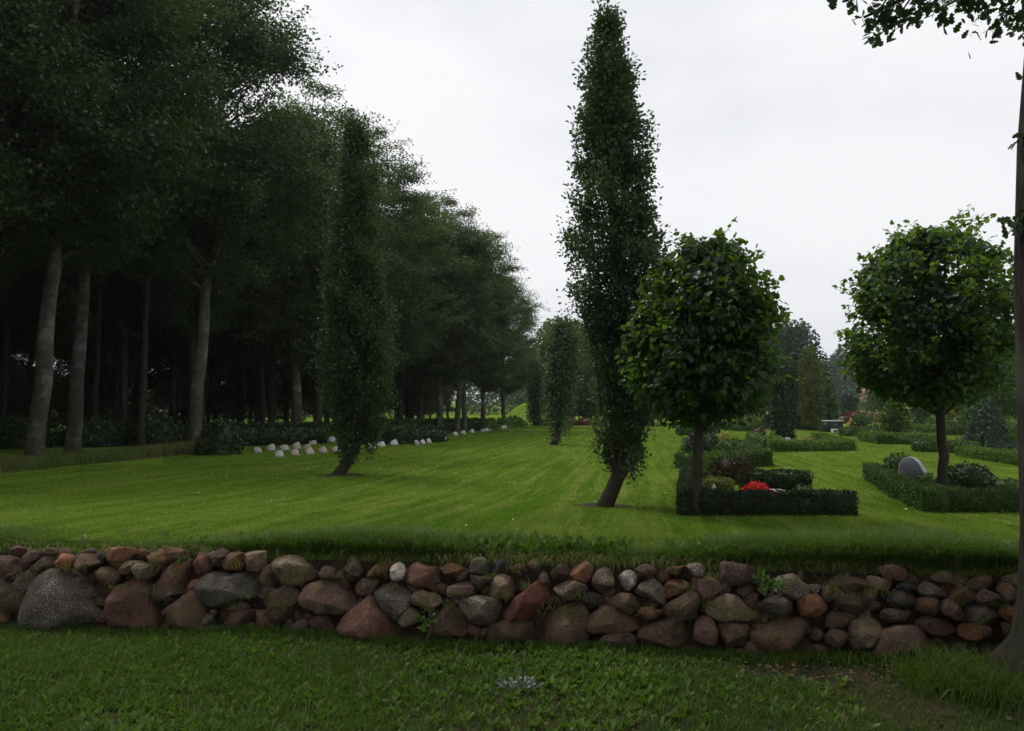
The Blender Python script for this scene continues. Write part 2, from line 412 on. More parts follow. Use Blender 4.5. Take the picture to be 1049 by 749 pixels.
# ------------------------------------------------------------------ stone wall
ZO = [(0, 555), (130, 555), (260, 560), (390, 560), (520, 565), (650, 570), (780, 570), (909, 575)]
STONES = """
0R -60,100 50,95 150,140 155,180 80,275 -60,260
0R 45,50 115,25 180,60 165,95 130,105 60,85
0P 170,105 220,70 270,80 265,120 210,165 165,150
0T 270,60 310,40 375,50 375,85 290,90
0T 205,165 260,115 370,85 410,110 375,170 285,235 220,215
0O 415,120 450,88 520,90 520,150 490,200 420,185
0T 530,85 640,38 665,55 650,90 560,105
0B 510,150 560,95 700,95 730,140 640,180 560,240 505,215
0O 735,80 800,50 950,45 970,75 870,180 760,170 730,140
0G 80,290 175,180 205,195 210,250 250,270 160,365 110,360
0G 145,520 200,360 270,270 370,205 520,230 660,290 740,390 750,510 740,640 140,640
0B -80,290 60,285 140,390 145,500 100,560 -80,570
0B 660,215 715,180 830,195 850,250 780,315 680,290
0R 710,550 745,515 770,520 760,590 710,590
0O -40,520 35,520 30,590 -40,590
1T -75,215 -20,150 70,120 85,145 30,200 -20,240
1T 45,200 70,170 125,130 160,170 220,190 205,225 110,280 60,250
1O 60,75 100,50 155,70 140,110 70,95
1O 140,100 150,60 195,38 250,80 285,140 235,190 160,165
1B 290,70 330,45 430,65 450,110 380,135 310,135
1R -133,310 -90,270 40,235 110,300 170,380 180,540 170,620 -140,620 -150,440
1R 195,320 240,200 350,140 430,135 400,230 360,310 370,360 290,430 200,495 175,480
1B 175,500 290,430 380,370 430,260 460,270 450,330 380,400 250,530 180,540
1O 375,360 430,290 520,245 530,270 510,310 420,380 380,385
1R 470,130 500,75 560,70 605,90 600,160 560,220 470,235
1P 590,90 680,50 710,70 690,140 680,180 610,180 595,140
1O 680,150 720,90 790,70 850,90 840,150 800,205 700,200
1T 840,130 890,70 960,60 1000,75 1000,170 940,210 850,190
1D 500,350 540,260 610,205 680,205 720,235 830,220 950,235 980,330 940,380 850,410 700,455 600,470 520,420
1B 960,230 985,170 1040,170 1040,330 970,290
1B 215,590 300,480 400,400 470,365 520,420 535,520 520,640 230,650
1T 700,480 740,440 840,435 890,475 880,500 710,500
1R 625,560 650,510 720,495 920,500 930,640 640,640
1R 915,510 1010,500 1040,530 1050,640 920,640
1D 545,580 580,530 625,545 625,610 550,615
1P 575,510 620,490 640,510 620,540
1R 440,670 510,610 600,610 690,630 680,700 450,700
2P 10,335 80,285 130,310 110,345 50,360
2T 35,220 60,150 150,80 240,60 320,80 380,150 440,180 420,230 300,275 60,275
2B 80,430 110,350 220,278 290,310 320,390 300,490 170,570 90,510
2P 325,370 360,310 450,250 600,255 720,300 740,370 720,450 600,490 430,475 340,430
2P 475,205 520,140 585,160 580,200 550,235 490,225
2B 630,170 680,110 750,105 780,140 770,200 700,250 640,220
2O 790,225 850,155 960,115 1012,105 1000,165 930,205 820,240
2B 730,290 780,235 900,245 870,320 830,365 750,340
2R 615,600 640,540 820,385 850,380 900,460 1000,560 1010,650 930,690 630,640
2R 360,610 380,520 520,510 545,570 530,620
2D 270,590 330,530 370,540 375,630 290,640
3G -65,350 -45,280 60,238 150,280 200,370 190,460 120,520 60,530 -20,490 -60,420
3W 75,215 70,160 105,113 160,115 180,160 155,235 100,250
3R 155,250 190,150 260,128 350,155 420,155 460,230 405,320 280,290
3T 205,370 240,325 300,320 405,350 440,400 340,475 230,425
3O 430,160 480,125 560,130 625,180 590,220 470,225
3P 420,345 480,280 640,250 680,300 670,360 540,360 440,375
3D 640,180 650,105 700,78 760,95 800,150 780,195 650,195
3K 805,170 820,110 890,95 945,130 940,185 820,190
3G 545,440 590,385 700,370 860,395 900,430 850,530 750,585 640,530
3T 690,330 790,250 850,205 920,210 1040,270 1060,310 980,370 900,380 700,345
3B 650,210 800,215 830,230 780,260 700,330 660,260
3B 260,620 310,520 440,460 540,470 640,540 670,640 260,660
3T 120,560 160,490 220,445 280,470 270,540 180,600
3B 730,650 790,590 900,545 1010,555 1110,600 1150,690 740,700
4X -45,455 60,350 200,225 240,225 285,300 290,400 200,470 110,520 0,500
4P 200,220 250,150 285,165 300,230 280,300 240,230
4R 25,120 80,88 140,100 150,150 60,150
4R 145,95 185,40 210,85 215,140 160,145
4B 315,150 370,95 440,105 445,180 330,205
4O 450,160 460,95 520,78 600,88 625,120 615,185 570,240 490,210
4T 605,240 650,160 700,120 750,130 780,190 770,250 700,325 620,280
4W 808,190 850,145 905,140 945,185 935,240 870,290 820,250
4T 335,270 390,200 450,200 580,255 560,290 440,360 390,330
4K 530,370 590,295 680,320 710,360 680,400 590,430
4B 715,375 820,305 900,320 970,375 960,420 890,460 800,410
4B 580,550 620,470 700,400 800,410 900,460 970,480 975,560 850,595 620,590
4B 270,580 310,400 350,360 540,370 580,470 590,600 540,700 270,700
4B 650,680 720,610 900,605 940,650 930,710 650,710
5B 0,100 50,65 110,60 170,110 130,135 30,140
5O 30,400 70,375 150,375 215,400 200,430 80,475
5G 0,270 50,190 120,150 190,155 215,230 215,350 130,310 20,290
5O 215,270 240,190 310,155 390,180 410,220 330,280 230,310
5O 190,95 260,75 380,70 415,110 420,150 330,130 210,120
5G 380,70 430,50 520,70 560,105 550,145 440,150 410,110
5P 410,205 440,160 540,148 610,180 625,240 580,300 480,300 420,250
5P 595,130 620,60 660,40 800,60 950,100 900,180 800,200 630,210
5B 215,390 250,340 400,262 450,280 500,390 470,450 300,480 230,440
5T 515,360 560,320 680,278 800,310 880,370 910,460 800,465 640,475 550,420
5P 440,570 450,480 520,430 580,480 615,570 600,640 540,645 450,610
5B 620,580 625,490 840,500 850,590 800,660 690,660
5B 20,640 60,540 230,450 370,490 395,560 380,650 300,690 20,700
5R 730,720 760,680 900,690 980,720 980,760 730,760
6B -60,600 -40,500 200,455 470,445 495,500 480,580 380,650 130,700 -40,690
6D 0,365 40,320 150,280 190,320 250,410 230,420 100,435 10,400
6G 100,200 140,150 240,135 340,210 350,260 260,315 180,290 110,240
6P 440,270 450,210 510,210 550,260 540,310 490,335 450,310
6G 340,210 440,205 440,270 400,280 350,250
6O 260,370 280,320 350,275 410,285 470,350 470,400 380,440 270,420
6P 510,170 560,150 760,135 790,170 830,240 740,265 560,245
6T 790,150 850,140 990,185 990,220 930,250 830,230
6B 545,340 580,280 840,260 910,280 920,370 850,400 740,435 640,410 550,400
6R 490,440 540,400 650,430 650,480 600,530 500,520
6B 475,590 520,530 620,555 620,620 560,660 480,640
6T 655,570 680,480 800,460 860,480 870,580 800,670 700,640
6B 640,600 660,580 720,660 780,700 680,690
6R 330,700 400,650 480,660 520,700 500,730 340,730
7P -60,600 -30,510 100,478 230,490 330,590 320,680 200,720 -50,710
7R -45,60 20,28 120,40 160,90 130,140 20,130
7K 20,240 100,225 200,230 215,280 190,340 30,330
7K 60,200 110,155 200,170 220,215 80,220
7D -30,380 30,345 180,370 200,400 130,450 -40,440
7D 250,190 300,150 350,160 430,220 420,265 320,265 250,240
7O 215,320 240,270 330,265 410,310 400,370 330,385 230,360
7P 400,350 420,285 460,280 560,360 570,410 530,435 430,390
7R 415,190 500,155 560,170 650,230 660,280 580,325 500,295 430,250
7B 320,130 380,75 440,80 520,130 500,170 410,170
7R 240,450 330,400 500,450 520,520 400,560 310,540
7P 665,265 700,215 790,200 850,260 850,315 760,325 680,300
7B 810,200 850,165 910,165 980,230 980,280 880,305 850,250
7G 595,390 620,330 680,310 800,330 860,380 820,440 700,460 610,440
7O 545,490 600,450 760,480 770,560 700,590 570,560
7O 850,350 900,310 1000,300 1060,330 1060,440 970,470 870,410
7B 640,150 700,110 800,110 820,170 720,210 650,200
7B 870,450 960,480 1060,520 1050,600 900,560
7B 860,130 900,100 1000,95 1050,140 1040,210 980,210 910,165
"""
WX = np.array([1, -.128, 0]); WX = WX / np.linalg.norm(WX)
WN = np.array([-.128, -1, .22]); WN /= np.linalg.norm(WN)     # towards the viewer
WU = np.cross(WX, WN); WU = WU if WU[2] > 0 else -WU

def boulder(poly, seed, nu=44, nv=22):
    """poly: wall-plane outline (metres, along the wall and up it) -> verts in plane coords (u, v, depth towards viewer)"""
    r = np.random.default_rng(seed)
    poly = np.asarray(poly); c = (poly.max(0) + poly.min(0)) / 2
    # fine closed outline, corners rounded a little
    Q = []
    n = len(poly)
    for i in range(n):
        a, b = poly[i], poly[(i + 1) % n]
        for s in np.linspace(0, 1, 12, endpoint=False): Q.append(a + (b - a) * s)
    Q = np.array(Q)
    for _ in range(6): Q = .5 * Q + .25 * np.roll(Q, 1, 0) + .25 * np.roll(Q, -1, 0)
    d = Q - c; th = np.arctan2(d[:, 1], d[:, 0]); rad = np.hypot(d[:, 0], d[:, 1]); k = np.argsort(th)
    th, rad = th[k], rad[k]
    th = np.concatenate([th - 2 * np.pi, th, th + 2 * np.pi]); rad = np.tile(rad, 3) * 1.12
    a = np.linspace(-np.pi, np.pi, nu, endpoint=False); rr = np.interp(a, th, rad)
    ph = np.linspace(-np.pi / 2, np.pi / 2, nv + 1)
    A, Ph = np.meshgrid(a, ph); RR = np.tile(rr, (nv + 1, 1))
    ex = r.uniform(.5, .78)
    cr = np.cos(Ph).clip(0, 1) ** ex; sr = np.sign(np.sin(Ph)) * np.abs(np.sin(Ph)) ** .85
    ext = poly.max(0) - poly.min(0)
    D = .58 * min(ext) ** .75 * max(ext) ** .25
    D = min(max(D, .05), .24)
    P = np.stack([RR * cr * np.cos(A), RR * cr * np.sin(A), D * sr], -1).reshape(-1, 3)
    m = min(ext) / 2
    # knapped facets
    for _ in range(r.integers(7, 13)):
        nrm = r.normal(size=3); nrm[2] = abs(nrm[2]) * 1.2 + .25; nrm[:2] *= .8; nrm /= np.linalg.norm(nrm)
        h = np.quantile(P @ nrm, r.uniform(.82, .95))
        e = np.clip(P @ nrm - h, 0, None); P = P - np.outer(e * .85, nrm)
    dirs = P / (np.linalg.norm(P, axis=1)[:, None] + 1e-6)
    P = P + dirs * (m * .07 * noise3(P, 3.0 / m, seed) + m * .032 * noise3(P, 8 / m, seed + 5))[:, None]
    i, j = np.meshgrid(np.arange(nv), np.arange(nu), indexing='ij')
    q = (i * nu + j).ravel(); w = (i * nu + (j + 1) % nu).ravel()
    return c, P, np.stack([q, w, w + nu, q + nu], 1), D

def build_wall():
    items = []
    for ln in STONES.strip().splitlines():
        head, pts = ln.split(' ', 1); z = int(head[0]); kind = head[1]
        px = [tuple(map(float, p.split(','))) for p in pts.split()]
        px = [(ZO[z][0] + x / 7.136, ZO[z][1] + y / 7.136) for x, y in px]
        W = [on_wall(*p) for p in px]
        poly = [(float(w @ WX), float(w @ WU)) for w in W]
        x_, y_ = np.array(poly).T
        area = .5 * abs(np.dot(x_, np.roll(y_, 1)) - np.dot(y_, np.roll(x_, 1)))
        items.append((area, kind, poly, px))
    base = on_wall(524, 600); off = float(base @ WN)
    root = empty('fieldstone_wall', (0, 5.72, 0), 'low dry wall of stacked rounded red, brown and grey fieldstones holding up the lawn', 'stone wall')
    order = sorted(range(len(items)), key=lambda i: -items[i][0])
    bigs = set(order[:97])
    def place(c, P, D, push=0.0):
        P = P.copy(); d = P[:, 2] - .42 * D + push
        V = np.outer(P[:, 0] + c[0], WX) + np.outer(P[:, 1] + c[1], WU) + np.outer(d + off, WN)
        return V - np.array([0, 5.72, 0])
    small = MB(); kinds = ['sR', 'sX', 'sO', 'sG', 'sD', 'sK', 'sB', 'sP', 'sT', 'sW']
    special = {'4X': 'large smooth wine red triangular boulder', '0G': 'huge pale grey speckled granite boulder', '3W': 'small cream white boulder on the top course', '4W': 'small bluish white quartz boulder'}
    for i, (area, kind, poly, px) in enumerate(items):
        c, P, Fq, D = boulder(poly, 50 + i)
        V = place(c, P, D, rng.uniform(-.05, .025))
        if i in bigs:
            o = mesh('boulder', V, [Fq], MATS['s' + kind], root, smooth=True)
            if kind == 'X': o['label'] = 'large smooth wine red triangular boulder'
            if kind == 'W': o['label'] = 'small whitish boulder near the top'
            if i == order[0] or area > .14 and kind == 'G': o['label'] = 'very large pale speckled granite boulder'
        else:
            small.add(V, Fq, kinds.index('s' + kind))
    # the wall runs on past both edges of the picture
    for side in (-1, 1):
        u = -4.55 if side < 0 else 3.85
        for course in range(3):
            x = u
            while abs(x) < 9:
                w, h = rng.uniform(.22, .42), rng.uniform(.17, .24)
                v0 = .02 + course * .2 + (.0)
                cu = x + side * w / 2
                th = np.linspace(0, 6.28, 9, endpoint=False)
                yw = float(wall_y(cu)); p0 = np.array([cu, yw + .0, v0 + h / 2])
                pu, pv = float(p0 @ WX), float((p0 + np.array([0, .22 * p0[2], 0])) @ WU)
                poly = [(pu + math.cos(t) * w / 2 * rng.uniform(.9, 1.1), pv + math.sin(t) * h / 2 * rng.uniform(.85, 1.1)) for t in th]
                c, P, Fq, D = boulder(poly, int(rng.integers(1, 9999)), 22, 12)
                small.add(place(c, P, D), Fq, int(rng.choice([0, 2, 3, 6, 6, 7, 8])))
                x += side * w * .96
    # rubble wedged between the boulders
    for k in range(280):
        px, py = rng.uniform(0, 1049), rng.uniform(580, 655)
        w = on_wall(px, py + (px - 500) * .03); pu, pv = float(w @ WX), float(w @ WU); s = rng.uniform(.03, .06)
        th = np.linspace(0, 6.28, 7, endpoint=False)
        poly = [(pu + math.cos(t) * s * rng.uniform(.8, 1.3), pv + math.sin(t) * s * rng.uniform(.7, 1.1)) for t in th]
        c, P, Fq, D = boulder(poly, 900 + k, 18, 9)
        small.add(place(c, P, D, -.09), Fq, int(rng.choice([0, 6, 6, 7, 8])))
    o = small.build('small_stones', [MATS[k] for k in kinds], root, True); o['kind'] = 'stuff'
build_wall()

# ------------------------------------------------------------------ trees
def envelope_tree(mbt, mbc, env, base, lean_to, r0, n_cl, per, leaf, T, seed, el=35, csize=(.3, .15), flat=.5, hole=-.35, freq=1.6,
                  branches=70, fill=.55, droop=.3, outw=.5, trunk_top=None, tsides=12, flare=1.5, wob=.05, floor=.03, spray=1.0, tall=1.0, shoots=0, ragged=0.0):
    """env rows: (z, cx, cy, radius). Leaves fill the envelope in clumps; branches run from the trunk to the clumps."""
    r = np.random.default_rng(seed); env = np.asarray(env, float)
    base = np.asarray(base, float)
    zt = trunk_top or env[-1, 0] * .96
    K = 16; ts = np.linspace(0, 1, K)
    cxs = np.interp(ts * zt, env[:, 0], env[:, 1], left=np.nan); cys = np.interp(ts * zt, env[:, 0], env[:, 2], left=np.nan)
    z0 = env[0, 0]
    tx, ty = [], []
    for t in ts:
        z = t * zt
        if z < z0:
            k = z / z0; tx.append(base[0] + (env[0, 1] - base[0]) * k); ty.append(base[1] + (env[0, 2] - base[1]) * k)
        else:
            tx.append(float(np.interp(z, env[:, 0], env[:, 1]))); ty.append(float(np.interp(z, env[:, 0], env[:, 2])))
    TP = np.stack([np.array(tx), np.array(ty), base[2] + ts * zt], 1)
    TP[1:-1, :2] += r.normal(size=(K - 2, 2)) * wob
    rad = r0 * (1 - ts) ** .85 + .012
    if flare > 1:
        zf = np.array([-.12, 0.0, .08, .2, .45]) * max(1, r0 / .15)
        low = np.stack([np.interp(zf, TP[:, 2] - base[2], TP[:, 0]), np.interp(zf, TP[:, 2] - base[2], TP[:, 1]), base[2] + zf], 1)
        keep = TP[:, 2] - base[2] > zf[-1] + .05
        lr = r0 * np.array([flare * 1.25, flare, 1 + (flare - 1) * .5, 1 + (flare - 1) * .2, 1.02])
        TPm = np.concatenate([low, TP[keep]]); radm = np.concatenate([lr, np.interp(TP[keep][:, 2], TP[:, 2], rad)])
    else: TPm, radm = TP, rad
    V, Fq = tube(TPm, radm, tsides, .06, seed); mbt.add(V, Fq)
    # clump centres
    P = []
    vol = env[:, 3] ** 1.3 + .02
    while len(P) < n_cl:
        z = r.uniform(env[0, 0], env[-1, 0], 600)
        Rz = np.interp(z, env[:, 0], env[:, 3])
        ok = r.uniform(size=600) < (Rz / env[:, 3].max()) ** 1.2 + floor * (Rz / env[:, 3].max()) ** .6
        z = z[ok]; Rz = Rz[ok]
        q = r.uniform(size=len(z)) ** fill; az = r.uniform(0, 6.283, len(z))
        rn = Rz * q * (1 + .13 * np.sin(az * 3 + z * 2.1 + seed) + .10 * np.sin(az * 5 - z * 3.7) + ragged * np.sin(az * 7 + z * 9.0) * np.sin(z * 5.3 + az * 2))
        p = np.stack([np.interp(z, env[:, 0], env[:, 1]) + np.cos(az) * rn, np.interp(z, env[:, 0], env[:, 2]) + np.sin(az) * rn, base[2] + z], 1)
        g = noise3(p, freq, seed) > hole
        P.extend(p[g])
    P = np.array(P[:n_cl])
    # branches
    te = math.tan(R(el))
    for i in r.permutation(n_cl)[:branches]:
        p = P[i]
        ax = np.interp(p[2], TP[:, 2], TP[:, 0]); ay = np.interp(p[2], TP[:, 2], TP[:, 1])
        rr_ = math.hypot(p[0] - ax, p[1] - ay)
        zs = max(p[2] - rr_ * te, base[2] + env[0, 0] * .85 + .05 * r.uniform())
        zs = min(zs, p[2])
        s = np.array([np.interp(zs, TP[:, 2], TP[:, 0]), np.interp(zs, TP[:, 2], TP[:, 1]), zs])
        L = np.linalg.norm(p - s)
        if L < .15: continue
        k = np.linspace(0, 1, 6)[:, None]
        path = s + (p - s) * k
        path[:, 2] += np.sin(k[:, 0] * np.pi) * L * .08 * (1 if el < 50 else -.6)
        path[1:-1] += r.normal(size=(4, 3)) * L * .025
        rs = np.interp(zs, TP[:, 2], rad); rb = min(rs * .6, .012 + .018 * L) if el < 50 else min(rs * .5, .008 + .008 * L)
        V, Fq = tube(path, np.linspace(rb, rb * .18, 6), 5); mbt.add(V, Fq)
    # leaves
    n = n_cl * per
    idx = np.repeat(np.arange(n_cl), per)
    sc = r.uniform(.6, 1.35, n_cl)[idx]
    # each clump is a spray: a bounded flattened body drawn out along its twig
    G = unit(r.normal(size=(n, 3))) * (r.uniform(size=n) ** .45)[:, None] * 1.9
    po = np.stack([P[:, 0] - np.interp(P[:, 2], TP[:, 2], TP[:, 0]), P[:, 1] - np.interp(P[:, 2], TP[:, 2], TP[:, 1]), np.zeros(n_cl)], 1)
    po = unit(po + r.normal(size=po.shape) * [.25, .25, 0]); ps = np.stack([-po[:, 1], po[:, 0], 0 * po[:, 0]], 1)
    pitch = r.normal(size=n_cl) * .25 + (.15 if el < 50 else R(64)); pz = np.array([0, 0, 1.0])[None] * np.cos(pitch)[:, None] - po * np.sin(pitch)[:, None]
    pf = po * np.cos(pitch)[:, None] + np.array([0, 0, 1.0])[None] * np.sin(pitch)[:, None]
    a = G[:, 0] * csize[0] * spray; taper = np.clip(1.0 - .35 * G[:, 0] / 1.9, .3, 1.4) if spray > 1 else 1.0
    LP = P[idx] + sc[:, None] * (pf[idx] * a[:, None] + ps[idx] * (G[:, 1] * csize[0] / spray ** .5 * taper)[:, None] + pz[idx] * (G[:, 2] * csize[1] * tall)[:, None])
    axx = np.stack([np.interp(LP[:, 2], TP[:, 2], TP[:, 0]), np.interp(LP[:, 2], TP[:, 2], TP[:, 1])], 1)
    out = np.zeros((n, 3)); out[:, :2] = LP[:, :2] - axx; out = unit(out)
    D = out * outw + r.normal(size=(n, 3)) * .55; D[:, 2] -= droop
    N = r.normal(size=(n, 3)) * (1 - flat) + np.array([0, 0, 1.0]) * flat + out * .25
    add_leaves(mbc, LP, D, N, leaf * r.uniform(.65, 1.25, n), T)
    for q in range(shoots):
        z = r.uniform(env[1, 0], env[-1, 0]); Rz = np.interp(z, env[:, 0], env[:, 3]); az = r.uniform(0, 6.283)
        c = np.array([np.interp(z, env[:, 0], env[:, 1]), np.interp(z, env[:, 0], env[:, 2]), base[2] + z])
        zc = (z - env[0, 0]) / (env[-1, 0] - env[0, 0])
        d = np.array([math.cos(az), math.sin(az), r.uniform(-.1, .5) + 1.1 * max(0, zc - .6)]); d /= np.linalg.norm(d)
        s0 = c + np.array([math.cos(az), math.sin(az), 0]) * Rz * .8; Ls = r.uniform(.18, .42) * env[:, 3].max() / .85
        pth = s0 + np.linspace(0, 1, 4)[:, None] * d * Ls; V, Fq = tube(pth, np.linspace(.006, .002, 4), 4); mbt.add(V, Fq)
        m = 12; f = r.uniform(.15, 1.05, m)[:, None]; LP = s0 + f * d * Ls + r.normal(size=(m, 3)) * .025
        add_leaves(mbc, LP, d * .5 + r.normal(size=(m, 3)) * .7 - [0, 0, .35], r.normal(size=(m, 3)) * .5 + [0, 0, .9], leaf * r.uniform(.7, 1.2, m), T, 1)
    return TP

def make_tree(name, label, cat, base, env, r0, leafmat, barkmat, n_cl, per, leaf, T=T_DIA, seed=1, group=None, **kw):
    root = empty(name, base, label, cat, group)
    t, c = MB(), MB()
    envl = [(z, x, y, q) for z, x, y, q in env]
    envelope_tree(t, c, envl, (0, 0, 0), None, r0, n_cl, per, leaf, T, seed, **kw)
    t.build('trunk', MATS[barkmat], root, True)
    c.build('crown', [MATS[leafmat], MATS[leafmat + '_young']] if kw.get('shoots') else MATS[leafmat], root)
    return root

def env_px(base, rows, Y, squash=1.0):
    """rows: (py, left px, right px) at depth Y -> envelope relative to base"""
    out = []
    for py, l, r_ in rows:
        a, b = at_depth(l, py, Y), at_depth(r_, py, Y)
        out.append((a[2] - base[2], (a[0] + b[0]) / 2 - base[0], 0.0, (b[0] - a[0]) / 2 * squash))
    return sorted(out)

# the tall columnar oak in the middle of the lawn
b = at(619, 520)
make_tree('columnar_oak', 'tall narrow upright oak alone on the lawn, the tallest against the sky', 'tree', b,
          env_px(b, [(492, 624, 644), (475, 614, 660), (450, 611, 664), (400, 610, 668), (350, 603, 677), (300, 590, 683), (250, 582, 680), (200, 583, 668), (150, 585, 665), (100, 596, 655), (50, 607, 640), (20, 613, 631), (0, 617, 628), (-14, 621, 624)], b[1], .9),
          .085, 'oak', 'bark_dark', 2000, 27, .054, T_OAK, 11, el=76, csize=(.07, .062), flat=.3, hole=-.12, freq=9, branches=110, fill=.5, droop=-.1, outw=.5, wob=.02, flare=1.3, floor=.3, spray=1.9, ragged=.27)
b = at(347, 487)
make_tree('columnar_oak', 'narrow upright oak with leaning trunk standing before the dark wood', 'tree', b,
          env_px(b, [(468, 352, 372), (450, 346, 384), (400, 338, 398), (350, 334, 400), (300, 336, 390), (250, 342, 386), (200, 348, 382), (150, 354, 376), (108, 362, 367)], b[1]),
          .105, 'beech', 'bark_dark', 1900, 28, .066, T_OVAL, 12, el=76, csize=(.10, .09), floor=.25, spray=1.9, ragged=.27, flat=.3, hole=-.35, freq=7, branches=110, fill=.5, droop=-.1, wob=.03)
b = at(567, 456)
make_tree('columnar_oak', 'small slim upright oak in the middle distance, left of the tall oak', 'tree', b,
          env_px(b, [(448, 566, 572), (430, 563, 580), (400, 561, 588), (370, 562, 590), (345, 567, 588), (322, 574, 580)], b[1]),
          .12, 'oak', 'bark_dark', 420, 26, .13, T_DIA, 13, el=74, csize=(.2, .22), flat=.3, hole=-.6, freq=2, branches=50, fill=.5)
b = at(548, 436)
make_tree('columnar_oak', 'small distant upright oak standing in front of the grass mound', 'tree', b,
          env_px(b, [(432, 546, 550), (420, 543, 553), (400, 542, 554), (380, 544, 552), (365, 547, 549)], b[1]),
          .16, 'oak', 'bark_dark', 260, 24, .2, T_DIA, 14, el=74, csize=(.3, .35), flat=.3, hole=-.7, freq=1.5, branches=30)

# two globe limes
for (px, py, rows, lab, sd, tall) in (
    (713, 529, [(428, 684, 750), (416, 664, 776), (392, 653, 791), (352, 649, 796), (322, 654, 794), (296, 664, 786), (276, 682, 770), (262, 702, 752), (252, 718, 738)], 'clipped round headed lime tree at the corner of the red flower plot', 21, 0),
    (967, 517, [(412, 928, 998), (400, 892, 1022), (374, 873, 1032), (335, 866, 1036), (308, 868, 1034), (280, 884, 1022), (260, 906, 1002), (246, 930, 982), (237, 948, 966)], 'clipped round headed lime tree beside the grey headstone plot', 22, 0)):
    b = at(px, py)
    make_tree('lime_tree', lab, 'tree', b, env_px(b, rows, b[1], .89), .053 if sd == 21 else .062, 'lime', 'bark_lime', 820, 22, .066, T_LIME, sd,
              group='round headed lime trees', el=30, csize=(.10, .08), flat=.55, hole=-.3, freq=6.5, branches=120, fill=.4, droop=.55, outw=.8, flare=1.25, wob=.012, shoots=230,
              trunk_top=(env_px(b, rows, b[1])[-1][0]) * .85)

# beeches of the wood: three patterns, then copies
def beech_proto(H, rad, base_h, seed, leafmat, barkmat, leaf=.125, n_cl=1050, per=95, r0=.205):
    prof = [(0, .35), (.08, .75), (.22, 1.0), (.45, .98), (.65, .82), (.82, .58), (.94, .3), (1, .08)]
    r = np.random.default_rng(seed); a, b_ = r.normal(size=2) * .35
    env = [(base_h + t * (H - base_h), a * t, b_ * t, rad * q) for t, q in prof]
    root = bpy.data.objects.new('beech_tree', None); link(root)
    t, c = MB(), MB()
    envelope_tree(t, c, env, (0, 0, 0), None, r0, n_cl, per, leaf, T_DIA, seed, el=28, csize=(.34, .11), flat=.72, hole=-.02, freq=1.75, branches=110, fill=.42, droop=.15, outw=.7, wob=.045, flare=1.45, spray=1.7)
    t.build('trunk', MATS[barkmat], root, True); c.build('crown', MATS[leafmat], root)
    return root

protos = [beech_proto(16, 3.6, 5.6, 31, 'beech', 'bark_beech'), beech_proto(16, 3.9, 5.0, 32, 'beech', 'bark_dark'),
          beech_proto(15, 3.5, 3.2, 33, 'beech_light', 'bark_beech'), beech_proto(16, 3.3, 7.6, 34, 'beech', 'bark_dark', n_cl=560), beech_proto(14, 3.6, 1.2, 35, 'beech', 'bark_dark', n_cl=900, per=70, leaf=.14, r0=.17)]
used = [False] * 5
def place_beech(k, x, y, H, rz, label, group, girth=1.0, lean=(0, 0)):
    s = H / (15 if k == 2 else 14 if k == 4 else 16)
    z = float(gl(x, y)) - .05
    p = protos[k]
    if not used[k]:
        used[k] = True; o = p; o.location = (x, y, z); o.rotation_euler = (0, 0, rz); o.scale = (s * girth, s * girth, s)
    else: o = dup(p, (x, y, z), rz, (s * girth, s * girth, s))
    o.rotation_mode = 'ZYX'; o.rotation_euler = (R(lean[0]), R(lean[1]), rz)
    tag(o, label, 'tree', group); return o

# edge trees: pixel of the trunk foot, pattern, height, label
EDGE = [(-40, 476, 1, 17.0, 'thick beech at the very left edge of the picture, mostly outside it'),
        (35, 473, 0, 17.0, 'thick grey beech trunk with pale lichen at its foot, first from the left'),
        (74, 465, 0, 17.5, 'second beech from the left, pale trunk leaning slightly right in long grass'),
        (198, 461, 0, 17.5, 'thick brownish beech with forked trunk beside the rounded dark shrub'),
        (302, 451, 2, 18.0, 'beech with a straight pale grey trunk rising behind the clipped laurel hedge'),
        (326, 450, 1, 18.0, 'dark trunked beech right behind the left upright oak'),
        (278, 447, 1, 18.0, 'slim dark beech left of the straight pale trunk behind the laurel hedge'),
        (384, 447, 2, 17.6, 'beech with light foliage behind the small laurel shrubs'),
        (450, 443, 2, 15.5, 'slim grey beech just left of the pale curved trunk'),
        (468, 443, 2, 14.8, 'beech with pale curved trunk among the far headstones'),
        (476, 442, 0, 14.0, 'beech with brown trunk close beside the pale curved trunk'),
        (494, 441, 2, 14.0, 'thin beech at the far end of the long hedge'),
        (516, 437, 2, 13.0, 'last beech of the wood edge, by the far end of the headstone row'),
        (410, 442, 1, 17.5, 'dark beech behind the long low hedge, in the middle of the wood edge'),
        (430, 440, 2, 16.6, 'beech behind the far headstones with foliage hanging low')]
for i, (px, py, k, H, lab) in enumerate(EDGE):
    p = at(px, py)
    place_beech(k, p[0], p[1], H, i * 1.7 + .4, lab, 'beeches along the edge of the wood', 1.0 if i < 8 else .95, (0, (1, 3.2, 2.6, 3.0, 1.2, .5, .3, -1, .5, 3.2, -1.5, 2, -1, .8, 0)[i]))
